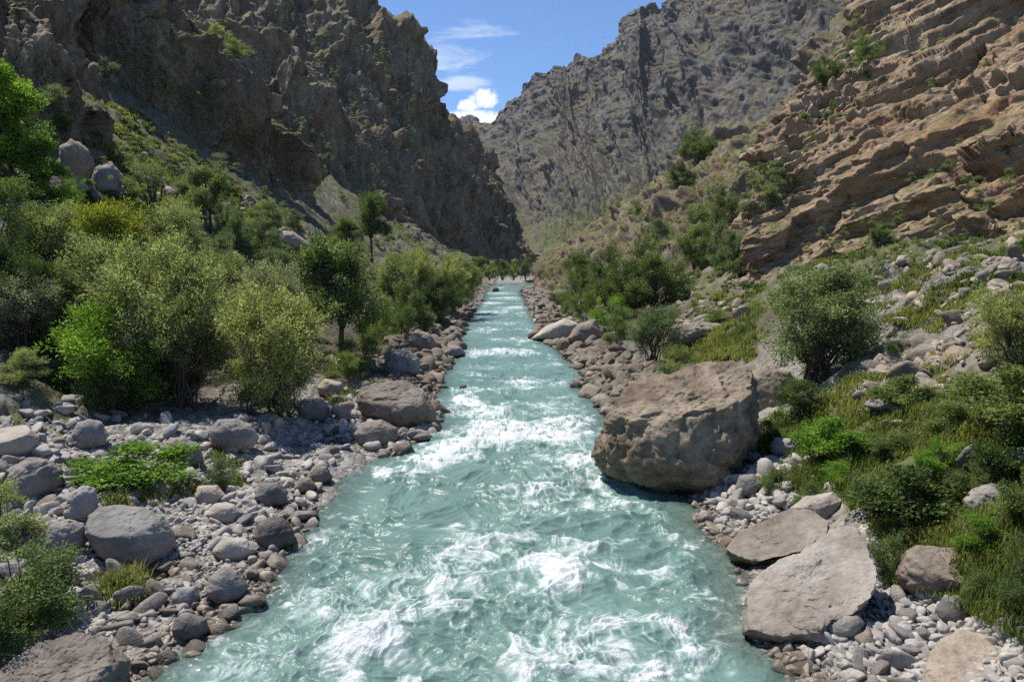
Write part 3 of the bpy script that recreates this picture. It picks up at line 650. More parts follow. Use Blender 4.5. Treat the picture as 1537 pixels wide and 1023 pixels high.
def boulder(name, label, poly, depth=.8, base=None, mat='boulder', chops=(), rough=.05, sub=6, full=2.7, Y=None, seed=0, group=None, category='boulder', squash=1.0):
    """a stone whose outline follows POLY (photograph pixels) and that has a depth of its own"""
    poly = np.array(poly, float); lo = poly[poly[:, 1].argmax()]
    cx, cy = (poly.min(0) + poly.max(0)) / 2
    if Y is None:
        bp = hit_ground(cx if base is None else base[0], lo[1] - .06 * np.ptp(poly[:, 1]) if base is None else base[1])
        wpx = np.ptp(poly[:, 0]) / FOC * bp[1]
        Y = bp[1] + depth * wpx * .32
    w = ray(cx, cy); C = CAM + w * Y / w[1]; w = w / np.linalg.norm(w)
    u = np.cross(w, [0, 0, 1]); u /= np.linalg.norm(u); v = np.cross(u, w)
    Q = at(poly[:, 0], poly[:, 1], Y) - C
    q = np.stack([Q @ u, Q @ v], 1)
    ang = np.arctan2(q[:, 1], q[:, 0]); rad = np.hypot(q[:, 0], q[:, 1])
    # sample the polygon's edge as a function of angle
    tt = np.linspace(0, 1, 60, endpoint=False); nx = np.roll(q, -1, 0)
    E_ = (q[:, None] * (1 - tt[None, :, None]) + nx[:, None] * tt[None, :, None]).reshape(-1, 2)
    a = np.arctan2(E_[:, 1], E_[:, 0]); r = np.hypot(E_[:, 0], E_[:, 1]); o = np.argsort(a); a, r = a[o], r[o]
    D, Fc = ico(sub)
    th = np.arctan2(D[:, 1], D[:, 0]); c = D[:, 2]
    th = th + .35 * c * np.sin(3 * th + seed) * .5
    R = np.interp(th, np.concatenate([a - 2 * math.pi, a, a + 2 * math.pi]), np.tile(r, 3))
    ker = rad.mean()
    rho = np.clip(1 - np.abs(c) ** full, 0, 1) ** (1 / full)
    s = np.sqrt(np.clip(1 - c * c, 0, 1)); rho = np.where(s < .05, s, rho)
    R = R * (1 - .0 * s)
    W = np.ptp(q[:, 0])
    P = C + (rho * R * np.cos(th))[:, None] * u + (rho * R * np.sin(th))[:, None] * v + (c * depth * W * .5)[:, None] * w
    L = P - C
    for (n, d) in chops:       # flat faces
        n = np.array(n, float); n /= np.linalg.norm(n)
        k = L @ n; lim = d * ker
        over = np.maximum(k - lim, 0); L = L - n * (over - .06 * np.minimum(over, lim))[:, None]
    g = np.random.default_rng(seed + 5)
    out = L / (np.linalg.norm(L, axis=1, keepdims=True) + 1e-6)
    S = L / ker
    T = S * [1, 1, 1.5]
    n = 1.1 * facet(T, 1.5, seed, .8, .45, .10, .1)[0] + .7 * facet(T, 3.7, seed + 1, .8, .45, .12, .15)[0] + .42 * facet(S, 8.5, seed + 2, .8, .5, .18, .25)[0] + .22 * facet(S, 19., seed + 4, .8, .5, .25, .25)[0] + .30 * np.minimum(fbm(S, 6., seed + 6, 3) + .1, 0) + .7 * fbm(S, 1.8, seed + 3, 5)
    L = L + out * (ker * rough * n)[:, None]
    loc = C.copy(); z0 = L[:, 2].min(); loc[2] += z0; L[:, 2] -= z0
    me = mesh_np(name, L, Fc, MAT[mat], True)
    o = link(name, me, None, loc, label=label, category=category)
    if group: o['group'] = group
    return o

HEROES = [
 # grassy bank
 dict(label='giant rounded brown boulder with a flat sloping top standing in the river edge', poly=[(897,695),(900,660),(914,622),(935,598),(962,572),(1000,556),(1045,546),(1100,545),(1124,552),(1134,580),(1138,620),(1136,655),(1118,695),(1085,735),(1055,748),(1000,738),(950,724),(912,712)], depth=.85, base=(1010, 735), mat='big_boulder', chops=[((-.25,-.35,.95), .62)], rough=.075, sub=7, seed=3),
 dict(label='tilted layered slab with a dark undercut nose by the water below the giant boulder', poly=[(1089,825),(1108,800),(1145,782),(1190,757),(1225,764),(1240,782),(1236,800),(1200,815),(1165,832),(1130,850),(1104,842)], depth=1.0, mat='slab_boulder', chops=[((-.25,-.3,.9), .22)], rough=.05, seed=11),
 dict(label='low pale ledge behind the tilted layered slab beside leafy grass', poly=[(1185,762),(1210,744),(1250,738),(1264,752),(1255,775),(1238,788),(1200,772)], depth=.8, mat='pale_boulder', rough=.04, seed=12, Y=None),
 dict(label='largest pale sunlit slab at the water edge with cracks across its face', poly=[(1114,952),(1120,905),(1135,862),(1165,838),(1200,828),(1232,802),(1262,783),(1290,788),(1302,818),(1312,850),(1306,885),(1290,912),(1255,930),(1232,962),(1170,968)], depth=1.1, mat='slab_boulder', chops=[((-.32,-.45,.83), .25)], rough=.045, sub=7, seed=13),
 dict(label='oval grey stone leaning on the foot of the largest pale slab', poly=[(1236,938),(1250,922),(1270,917),(1290,922),(1298,935),(1287,955),(1262,962),(1243,954)], depth=.9, rough=.02, sub=5, seed=14),
 dict(label='dark brown pitted boulder half hidden by grass on the grassy bank', poly=[(1342,862),(1352,832),(1376,817),(1430,820),(1478,834),(1492,868),(1462,890),(1400,897),(1354,882)], depth=.8, rough=.05, seed=15, chops=[((0,-.4,.9),.5)], mat='brown_boulder'),
 dict(label='smooth round grey stone just below the dark brown pitted boulder', poly=[(1403,915),(1414,896),(1438,892),(1456,907),(1457,928),(1432,938),(1410,931)], depth=.9, rough=.018, sub=5, seed=16),
 dict(label='big smooth pinkish boulder cut by the bottom corner below the grassy bank', poly=[(1372,1050),(1384,995),(1408,955),(1440,938),(1492,953),(1560,1000),(1590,1070),(1500,1110),(1400,1095)], depth=.9, Y=9.6, rough=.035, sub=7, seed=17, mat='slab_boulder', chops=[((-.1,-.4,.9),.35)]),
 dict(label='grey rock sunk in tall grass above the dark green leafy bush', poly=[(1442,752),(1458,732),(1488,724),(1518,733),(1524,755),(1492,771),(1450,771)], depth=.9, rough=.05, seed=18),
 dict(label='flat brown ledge in the shade between the giant boulder and the big round shrub', poly=[(1120,560),(1150,548),(1185,556),(1203,590),(1192,622),(1150,632),(1128,610)], depth=.9, rough=.05, seed=19, mat='brown_boulder', Y=24.0),
 dict(label='flat light slab jutting into the river far up the grassy bank', poly=[(796,509),(818,490),(848,478),(870,486),(864,508),(832,514)], depth=.9, rough=.03, sub=5, seed=20, mat='pale_boulder'),
 dict(label='rounded brown boulder beside the flat light slab up the river', poly=[(852,508),(868,485),(893,479),(907,498),(897,517),(866,521)], depth=.9, rough=.05, sub=5, seed=21, mat='brown_boulder'),
 dict(label='orange brown ledge of bedrock on the grass above the olive shrub', poly=[(1000,502),(1010,487),(1050,482),(1090,488),(1084,508),(1050,520),(1012,516)], depth=.7, rough=.06, sub=6, seed=22, mat='brown_boulder', category='rock ledge'),
 dict(label='rock beside the foot of the giant boulder on its uphill side', poly=[(1154,670),(1163,656),(1188,658),(1197,674),(1182,686),(1162,684)], depth=.9, rough=.05, sub=5, seed=23),
 dict(label='grey block with a lit top in the grass at the frame edge', poly=[(1486,942),(1498,922),(1524,921),(1540,942),(1526,966),(1498,962)], depth=.9, rough=.04, sub=5, seed=24),
 dict(label='squat rounded stone at the downstream corner of the giant boulder', poly=[(1103,732),(1110,713),(1132,710),(1147,726),(1134,743),(1110,746)], depth=.9, rough=.03, sub=5, seed=25),
 dict(label='low wet brown stone in the shallows beside the giant boulder', poly=[(898,618),(905,610),(925,610),(932,616),(920,623),(902,623)], depth=.9, rough=.03, sub=4, seed=26, mat='brown_boulder'),
 dict(label='small dark rock breaking the current upstream of the craggy boulder', poly=[(689,581),(693,577),(699,577),(702,581),(698,584),(692,584)], depth=1., rough=.04, sub=4, seed=63, mat='wet_boulder'),
 dict(label='small dark rock alone in midstream near the far bend', poly=[(738,436),(741,431),(747,431),(750,436),(746,438),(741,438)], depth=1., rough=.04, sub=4, seed=64, mat='wet_boulder'),
 # shingle bank
 dict(label='large craggy brown boulder at the waterline of the shingle bank', poly=[(543,582),(575,571),(610,570),(638,588),(653,615),(655,636),(618,648),(578,641),(548,624),(534,602)], depth=.85, rough=.06, sub=6, seed=31, mat='brown_boulder', chops=[((.1,-.4,.9),.6)]),
 dict(label='round brown boulder just downstream of the large craggy one', poly=[(531,652),(542,634),(572,629),(596,642),(599,662),(580,674),(550,674),(536,664)], depth=.95, rough=.035, sub=6, seed=32, mat='brown_boulder'),
 dict(label='biggest rounded grey boulder lying on the near shingle', poly=[(128,800),(134,776),(150,762),(180,757),(218,760),(246,773),(262,795),(266,815),(251,840),(222,855),(178,853),(146,832)], depth=.9, rough=.026, sub=7, seed=33, chops=[((.1,-.4,.9),.72)]),
 dict(label='broad two lobed grey boulder on the shingle uphill of the bright leafy bush', poly=[(4,728),(20,700),(42,688),(72,687),(95,705),(94,726),(66,746),(40,756),(8,752)], depth=.8, rough=.05, sub=6, seed=34),
 dict(label='angular grey boulder standing behind the biggest rounded boulder', poly=[(94,772),(104,742),(124,727),(145,733),(148,760),(128,782),(106,784)], depth=.8, rough=.06, sub=5, seed=35),
 dict(label='grey boulder tucked against the uphill side of the biggest rounded boulder', poly=[(64,818),(74,788),(104,777),(128,789),(128,815),(110,834),(76,836)], depth=.85, rough=.045, sub=6, seed=36),
 dict(label='flat topped pale boulder at the frame edge under the dark thicket', poly=[(-30,660),(0,640),(38,636),(60,655),(58,676),(20,691),(-20,684)], depth=.8, rough=.02, sub=6, seed=37, chops=[((0,-.3,.95),.45)], mat='pale_boulder'),
 dict(label='egg shaped grey boulder under the overhanging dark thicket', poly=[(107,652),(116,634),(134,628),(153,632),(164,652),(155,668),(132,676),(114,668)], depth=.9, rough=.018, sub=5, seed=38),
 dict(label='dark leaning block just uphill of the bright leafy bush', poly=[(240,672),(256,658),(276,655),(298,667),(306,692),(286,706),(256,698)], depth=.8, rough=.055, sub=5, seed=39),
 dict(label='wide dark boulder in shade below the grey willow', poly=[(313,645),(328,630),(352,627),(378,637),(390,656),(378,674),(344,680),(318,667)], depth=.85, rough=.03, sub=6, seed=40),
 dict(label='rounded speckled boulder at the water edge nearest the small half sunk stone', poly=[(307,892),(314,866),(336,849),(358,855),(374,878),(364,900),(334,910)], depth=.9, rough=.025, sub=6, seed=41),
 dict(label='round dark wet boulder standing in the shallows', poly=[(257,945),(264,926),(286,919),(310,928),(314,946),(297,964),(272,964)], depth=.95, rough=.018, sub=6, seed=42, mat='wet_boulder'),
 dict(label='dark upright boulder with a lit flank at the water edge', poly=[(381,806),(386,786),(404,776),(426,776),(441,794),(443,815),(424,828),(396,826)], depth=.9, rough=.03, sub=6, seed=43, mat='wet_boulder'),
 dict(label='big cracked boulder cut off by the bottom corner of the shingle', poly=[(-40,1040),(5,1000),(58,962),(118,943),(166,955),(197,990),(203,1045),(110,1100),(-30,1090)], depth=.8, Y=9.6, rough=.06, sub=7, seed=44, mat='brown_boulder', chops=[((.1,-.35,.9),.5)]),
 dict(label='whitish flat stone beside the bright leafy bush', poly=[(289,747),(298,729),(326,727),(341,744),(322,760),(298,759)], depth=.85, rough=.03, sub=5, seed=45, mat='pale_boulder'),
 dict(label='pale wedge shaped stone in the middle of the fine shingle', poly=[(309,772),(322,756),(352,756),(366,770),(352,786),(326,788)], depth=.85, rough=.035, sub=5, seed=46, mat='pale_boulder'),
 dict(label='stout brown grey boulder among pebbles where the bank meets smooth water', poly=[(382,745),(391,725),(418,722),(433,738),(426,758),(400,762)], depth=.9, rough=.04, sub=5, seed=47),
 dict(label='lit tan cube shaped stone at the tip of the shingle', poly=[(459,716),(470,700),(490,699),(500,716),(490,727),(468,727)], depth=.9, rough=.03, sub=5, seed=48, mat='brown_boulder'),
 dict(label='tan rounded stone next to the cube shaped one at the shingle tip', poly=[(440,733),(450,716),(466,716),(477,731),(466,740),(448,741)], depth=.9, rough=.03, sub=5, seed=49, mat='brown_boulder'),
 dict(label='broad pale slab stone set in the fine shingle near the dark upright boulder', poly=[(318,828),(336,804),(372,808),(387,826),(366,844),(332,844)], depth=.85, rough=.035, sub=5, seed=50, mat='pale_boulder'),
 dict(label='grey angular stone between the biggest boulder and the speckled waterside boulder', poly=[(257,898),(268,881),(294,878),(301,896),(286,914),(262,912)], depth=.85, rough=.03, sub=5, seed=51),
 dict(label='half sunk ochre stone wet in the shallows', poly=[(356,905),(370,892),(392,892),(402,902),(388,912),(364,912)], depth=.9, rough=.03, sub=5, seed=52, mat='brown_boulder'),
 dict(label='long flat dark rock reaching into the water above the upright boulder', poly=[(428,780),(446,766),(470,766),(480,773),(456,782)], depth=.8, rough=.05, sub=5, seed=53),
 dict(label='tall brown boulder among shrubs on the bank bend', poly=[(572,556),(584,527),(608,522),(630,538),(630,562),(600,572),(578,568)], depth=.85, rough=.05, sub=6, seed=54),
 dict(label='jumbled grey brown boulder where the green tree meets the river bank', poly=[(598,520),(614,498),(642,498),(662,516),(652,532),(618,530)], depth=.9, rough=.06, sub=5, seed=55, mat='brown_boulder'),
 dict(label='wedge shaped rock poking out into the current up the shingle bank', poly=[(666,529),(675,518),(690,519),(699,530),(688,537),(672,537)], depth=.95, rough=.04, sub=5, seed=56),
 dict(label='rounded boulder in dappled shade right of the grey willow trunk', poly=[(443,612),(453,599),(482,597),(496,612),(486,632),(456,632)], depth=.9, rough=.03, sub=5, seed=57),
 dict(label='pale sunlit boulder under the bushes behind the craggy boulder', poly=[(475,582),(488,568),(514,574),(522,590),(504,600),(482,592)], depth=.9, rough=.04, sub=5, seed=58, mat='pale_boulder'),
 dict(label='small rock island in the shallows below the craggy boulder', poly=[(619,657),(628,650),(642,651),(646,658),(634,663),(622,662)], depth=.9, rough=.04, sub=4, seed=59, mat='brown_boulder'),
 dict(label='slanting grey slab sticking out of the green slope above the trees', poly=[(414,360),(424,346),(440,347),(471,370),(462,379),(436,374)], depth=.8, rough=.03, sub=5, seed=60, mat='pale_boulder', category='rock slab'),
 dict(label='round topped block beneath the dark outcrop on the green slope', poly=[(134,272),(145,250),(168,245),(186,264),(180,290),(154,296),(138,288)], depth=.8, rough=.04, sub=5, seed=61),
 dict(label='dark square block leaning beside the bright poplar on the slope', poly=[(86,262),(90,222),(106,208),(134,224),(142,250),(124,282),(102,290)], depth=.8, rough=.05, sub=5, seed=62, mat='brown_boulder'),
]

def inpoly(px, py, poly):
    r = np.zeros(len(px), bool); n = len(poly)
    for i in range(n):
        x1, y1 = poly[i]; x2, y2 = poly[(i + 1) % n]
        c = ((y1 > py) != (y2 > py)) & (px < (x2 - x1) * (py - y1) / (y2 - y1 + 1e-9) + x1)
        r ^= c
    return r

def drop(px, py):
    """points of the ground under photograph pixels (bank ground only)"""
    z = np.full(len(px), .5)
    for _ in range(14):
        P = at_z(px, py, 0); d = ray(px, py); Y = (z - CAMZ) / d[:, 2] * d[:, 1]; Y = np.clip(Y, 4, 300)
        X = d[:, 0] / d[:, 1] * Y
        z = .5 * z + .5 * np.minimum(zfun(X, Y), CAMZ - .2)
    return np.stack([X, Y, zfun(X, Y)], 1)

BEDS = [  # polygon in pixels, how many, stone size in metres (small, large), power, kind, jut into the water
 ([(-220,600),(0,590),(110,590),(300,650),(430,600),(520,580),(560,640),(480,712),(475,800),(415,890),(330,965),(250,1040),(180,1090),(-260,1090)], 5200, (.07, .62), 2.0, 'shingle'),
 ([(270,740),(400,730),(440,800),(390,880),(250,930),(200,860)], 1500, (.05, .16), 1.5, 'shingle'),
 ([(500,600),(560,530),(660,470),(715,425),(735,424),(724,452),(705,482),(700,540),(665,565),(660,650),(580,700)], 1500, (.22, 1.4), 1.6, 'shingle'),
 ([(785,424),(815,430),(860,480),(950,540),(1000,560),(920,630),(870,595),(850,545),(790,510),(780,450)], 1500, (.22, 1.3), 1.6, 'grassy'),
 ([(1040,745),(1100,720),(1160,670),(1230,700),(1260,745),(1180,760),(1100,840),(1045,800)], 700, (.08, .45), 1.9, 'grassy'),
 ([(1100,850),(1140,960),(1300,890),(1400,880),(1537,920),(1760,1060),(1400,1090),(1200,1090)], 2100, (.05, .34), 1.9, 'grassy'),
 ([(1290,620),(1290,560),(1400,500),(1537,410),(1760,330),(1760,480),(1537,530),(1440,570),(1340,640)], 1700, (.10, .75), 1.9, 'fan'),
 ([(100,180),(300,260),(450,345),(470,400),(330,420),(110,320)], 420, (.2, 1.1), 2.2, 'slope'),
 ([(1160,440),(1300,400),(1537,290),(1537,410),(1400,500),(1300,500)], 420, (.1, .7), 2.1, 'fan2'),
 ([(950,470),(1120,400),(1140,440),(1090,480),(1010,520),(960,520)], 260, (.15, .9), 2., 'fan'),
]
def build_stones():
    for h in HEROES: boulder('boulder', **{'seed': 0, **h})
    protos = [stone(200 + i, 4, 10 if i % 3 else 7, .66, .055, ((1, .85, .62), (1, .7, .75), (1, .9, .5))[i % 3]) for i in range(14)]
    small = [stone(300 + i, 2, 9, .68, 0, ((1, .85, .62), (1, .7, .7), (1, .9, .5))[i % 3]) for i in range(10)]
    mid = [stone(320 + i, 3, 9, .66, .05, ((1, .85, .62), (1, .7, .7), (1, .9, .5))[i % 3]) for i in range(10)]
    meshes = [(mesh_np('stone', V, Fc, MAT['boulder'], True), mesh_np('stone', V, Fc, MAT['brown_boulder'], True), mesh_np('stone', V, Fc, MAT['bank_boulder'], True)) for V, Fc in protos]
    pts = []
    hp = [np.array(h['poly']) for h in HEROES]
    for bi, (poly, n, (lo, hi), pw, kind) in enumerate(BEDS):
        p = np.array(poly); px = rng.uniform(p[:, 0].min(), p[:, 0].max(), n * 4); py = rng.uniform(p[:, 1].min(), p[:, 1].max(), n * 4)
        m = inpoly(px, py, poly); px, py = px[m][:n], py[m][:n]
        G = drop(px, py) if kind not in ('slope', 'fan2') else None
        if G is None:
            hs = [(a_, b_, hit_ground(a_, b_)) for a_, b_ in zip(px, py)]; hs = [q for q in hs if q[2] is not None and q[2][1] < 110]
            px, py, G = np.array([q[0] for q in hs]), np.array([q[1] for q in hs]), np.array([q[2] for q in hs])
        kind = kind.rstrip('2'); t = rng.uniform(0, 1, len(px)); a = 1 - pw
        s = (lo ** a + t * (hi ** a - lo ** a)) ** (1 / a)
        if bi in (0, 2, 3): s = np.minimum(s, .034 * G[:, 1])
        out = np.maximum(xL(G[:, 1]) - G[:, 0], G[:, 0] - xR(G[:, 1]))
        ok = out > -.7
        for i in np.where(ok)[0]:
            pts.append((s[i] / G[i, 1], s[i], *G[i], kind, px[i], py[i]))
    pts.sort(key=lambda q: -q[0])
    chosen, rest = [], []
    for q in pts:
        big = len(chosen) < 245
        if big:   # keep clear of the single boulders and of each other
            r = q[1] / q[3] * FOC
            if any(inpoly(np.array([q[6]]), np.array([q[7] + dy]), h)[0] for h in hp for dy in (-r * .3, r * .4)) or \
               any((q[6] - c[6]) ** 2 + (q[7] - c[7]) ** 2 * 2 < (.42 * (r + c[1] / c[3] * FOC)) ** 2 for c in chosen):
                continue
            chosen.append(q)
        else: rest.append(q)
    LAB = {'slope': ('grey block lying loose on the green slope under the shaded cliff', 'loose blocks on the green slope', 0),
           'shingle': ('grey rounded stone lying loose among the shingle bank cobbles', 'loose stones on the shingle bank', 0),
           'grassy': ('pale stone lying loose along the foot of the grassy bank', 'loose stones along the grassy bank', 0),
           'fan': ('tan angular block lying on the stony fan below the crag', 'fallen blocks below the crag', 1)}
    for i, q in enumerate(chosen):
        lab, grp, b = LAB[q[5]]
        if q[5] != 'fan' and rng.random() < (.28 if q[3] < 30 else .75): b = 1
        if q[5] in ('shingle', 'grassy') and q[3] > 28: b = 2 if rng.random() < .7 else 1
        if q[5] == 'shingle' and q[3] > 30: lab, grp = 'brown grey stone in the rubble edging the far shingle bank', 'rubble stones up the shingle bank'
        if q[5] == 'grassy' and q[3] > 30: lab, grp = 'brown grey stone in the rubble edging the far grassy bank', 'rubble stones up the grassy bank'
        o = link('stone', meshes[i % len(meshes)][b], None, (q[2], q[3], max(q[4], -.12) + q[1] * .10), label=lab, category='stone', group=grp)
        o.rotation_euler = (rng.normal() * .35, rng.normal() * .35, rng.uniform(0, 6.28)); s = q[1] * .55
        o.scale = (s * rng.uniform(.9, 1.25), s * rng.uniform(.85, 1.1), s * rng.uniform(.85, 1.2))
    for name in ('cobbles', 'rubble', 'bank_rubble'):
        VV, FF, TT = [], [], []; n0 = 0
        for q in rest:
            if ('rubble' if q[5] in ('fan', 'slope') else 'cobbles' if q[3] < 25 + 8 * ((q[2] * 7.3) % 1) else 'bank_rubble') != name: continue
            V, Fc = (mid if q[0] * FOC > 9 else small)[rng.integers(10)]
            a, b_, c_ = rng.normal() * .5, rng.normal() * .5, rng.uniform(0, 6.28)
            R = np.array(__import__('mathutils').Euler((a, b_, c_)).to_matrix())
            s = q[1] * .55 * rng.uniform(.85, 1.2, 3)
            VV.append((V * s) @ R.T + [q[2], q[3], max(q[4], -.15) + q[1] * .12]); FF.append(Fc + n0); TT.append(np.full(len(V), rng.random())); n0 += len(V)
        me = mesh_np(name, np.concatenate(VV), np.concatenate(FF), MAT['cobble' if name == 'cobbles' else name], True, {'tint': np.concatenate(TT)})
        link(name, me, kind='stuff')
# ------------------------------------------------------------------ plants
def leaf_mat(name, a, b, trans=.45):
    t = NT(name)
    tint = t.attr('tint'); r = t.n('ShaderNodeObjectInfo').outputs['Random']
    c = t.mix(tint, a, b)
    c = t.mix(1., c, t.ramp(r, [(0, (.82, .86, .85)), (.5, (1, 1, 1)), (1, (1.16, 1.08, .95))]), 'MULTIPLY')
    d = t.n('ShaderNodeBsdfPrincipled', i_Base_Color=c, i_Roughness=.55); d.inputs['Specular IOR Level'].default_value = .3
    tr = t.n('ShaderNodeBsdfTranslucent', i_0=t.mix(1., c, (1.15, 1.25, .6), 'MULTIPLY'))
    return t.done(t.n('ShaderNodeMixShader', i_0=trans, i_1=d.outputs[0], i_2=tr.outputs[0]).outputs[0])

def bark_mat():
    t = NT('bark'); v = t.coord()
    n = t.noise(t.vmul(v, (6, 6, 1.2)), 4., 5, .65)
    b = t.n('ShaderNodeBsdfPrincipled', i_Base_Color=t.ramp(n, [(.3, (.035, .027, .02)), (.6, (.085, .068, .052)), (.75, (.15, .125, .1))]), i_Roughness=.9, i_Normal=t.bump(n, .7, .03))
    return t.done(b.outputs[0])

def tube(path, rad, k=5):
    path = np.asarray(path, float); n = len(path)
    d = np.gradient(path, axis=0); d /= np.linalg.norm(d, axis=1, keepdims=True) + 1e-9
    a = np.cross(d, [.31, .9, .2]); a /= np.linalg.norm(a, axis=1, keepdims=True) + 1e-9; b = np.cross(d, a)
    th = np.arange(k) / k * 2 * math.pi
    V = path[:, None] + np.asarray(rad)[:, None, None] * (np.cos(th)[None, :, None] * a[:, None] + np.sin(th)[None, :, None] * b[:, None])
    i = np.arange(n * k).reshape(n, k); j = np.roll(i, -1, 1)
    return V.reshape(-1, 3), np.stack([i[:-1], j[:-1], j[1:], i[1:]], -1).reshape(-1, 4)

def leaves(pos, dirs, L, W, g, tint):
    n = len(pos)
    d = dirs / (np.linalg.norm(dirs, axis=1, keepdims=True) + 1e-9)
    up = g.normal(size=(n, 3)) + [0, 0, .9]
    s = np.cross(d, up); s /= np.linalg.norm(s, axis=1, keepdims=True) + 1e-9
    nn = np.cross(s, d)
    L = L * g.uniform(.65, 1.3, n)[:, None]; W = W * g.uniform(.7, 1.25, n)[:, None]
    p0 = pos; p1 = pos + d * L * .45 + s * W * .5 + nn * W * .12; p2 = pos + d * L - nn * L * .10; p3 = pos + d * L * .45 - s * W * .5 + nn * W * .12
    V = np.stack([p0, p1, p2, p3], 1).reshape(-1, 3)
    return V, np.arange(4 * n).reshape(n, 4), np.repeat(tint, 4)

def plant_proto(seed, lobes=7, clumps=80, per=170, L=.024, W=.011, cr=.085, stems=3, z0=.12, spread=.33, upright=0., droop=0., trunk_r=.018, solo=False, hole=.25, cone=0., fat=1., spray=.6):
    """a plant one unit high and one unit wide: its stems and limbs, and its leaves gathered in clumps on twigs"""
    g = np.random.default_rng(seed)
    lc, lr = [], []
    for i in range(lobes):
        a = i / lobes * 6.28 + g.uniform(-.5, .5); z = g.uniform(z0 + .15, .86)
        r = spread * math.sqrt(max(.05, 1 - ((z - .45) / .62) ** 2)) * g.uniform(.45, 1.05) * (1 - cone * z)
        lc.append((r * math.cos(a), r * math.sin(a), z)); lr.append(fat * g.uniform(.13, .22) * (1 - .4 * cone * z))
    lc.append((g.uniform(-.06, .06), g.uniform(-.06, .06), .84)); lr.append(.15 * (1 - .4 * cone))
    lc = np.array(lc); lr = np.array(lr)
    # limbs: from the ground to each lobe
    VV, FF = [], []; n0 = 0
    def add(path, rad, k=5):
        nonlocal n0
        V, Fc = tube(path, rad, k); VV.append(V); FF.append(Fc + n0); n0 += len(V)
    limb = []
    fork = np.array([g.uniform(-.02, .02), g.uniform(-.02, .02), z0 + .10])
    bases = [np.array([g.normal() * .05, g.normal() * .05, -.05]) for _ in range(stems)]
    if solo: add([[0, 0, -.06], [.01, 0, z0 * .5], fork], [trunk_r * 1.5, trunk_r * 1.15, trunk_r], 8)
    for i, c in enumerate(lc):
        s = fork if solo else bases[i % stems]
        t = np.linspace(0, 1, 9)[:, None]
        m = s * .5 + c * .5; m[:2] *= .55 + .25 * g.random(); m[2] += .06 * g.random()
        p = (1 - t) ** 2 * s + 2 * t * (1 - t) * m + t * t * c
        p[1:-1] += g.normal(size=(7, 3)) * .012
        r0 = trunk_r * (.75 if solo else 1.0) * g.uniform(.7, 1.1)
        add(p, np.linspace(r0, r0 * .22, 9)); limb.append(p)
    PV, PD, PT = [], [], []
    for k in range(clumps):
        i = g.integers(len(lc))
        d = g.normal(size=3); d /= np.linalg.norm(d); rr = g.random() ** .45
        c = lc[i] + d * rr * lr[i] * [1, 1, .85]
        if c[2] < z0 * .6: c[2] = z0 * .6 + g.random() * .1
        if hole and perlin(np.array([c * 4.5 + seed], F4), 1., seed)[0] < -.28 + (.25 - hole): continue
        p = limb[i]; j = g.integers(3, 9); s = p[j]
        mid = (s + c) / 2 + g.normal(size=3) * .02
        add([s, mid, c, c + (c - mid) * .5], [trunk_r * .2, trunk_r * .14, trunk_r * .09, trunk_r * .03], 3)
        n = int(per * g.uniform(.6, 1.4)); R = cr * g.uniform(.65, 1.25)
        q = g.normal(size=(n, 3)); q *= (g.random(n) ** .4 / (np.linalg.norm(q, axis=1) + 1e-9))[:, None]
        ax = g.normal(size=3) + (c - [0, 0, .4]) * 3; ax /= np.linalg.norm(ax)
        pos = c + (q + ax * (q @ ax)[:, None] * spray) * R * [1, 1, .8]
        dd = q * .8 + g.normal(size=(n, 3)) * .6 + (c - [0, 0, .35]) * .8 + [0, 0, upright - droop]
        PV.append(pos); PD.append(dd); PT.append(np.clip(.5 + .25 * g.normal() + .22 * g.normal(size=n), 0, 1))
    pos = np.concatenate(PV); dd = np.concatenate(PD)
    LV, LF, LT = leaves(pos, dd, L, W, g, np.concatenate(PT))
    # settle to one unit high and one unit wide
    h = np.quantile(LV[:, 2], .998); w = np.quantile(np.hypot(LV[:, 0], LV[:, 1]), .985) * 2
    k = np.array([1 / w, 1 / w, 1 / h])
    return (np.concatenate(VV) * k, np.concatenate(FF)), (LV * k, LF, LT)

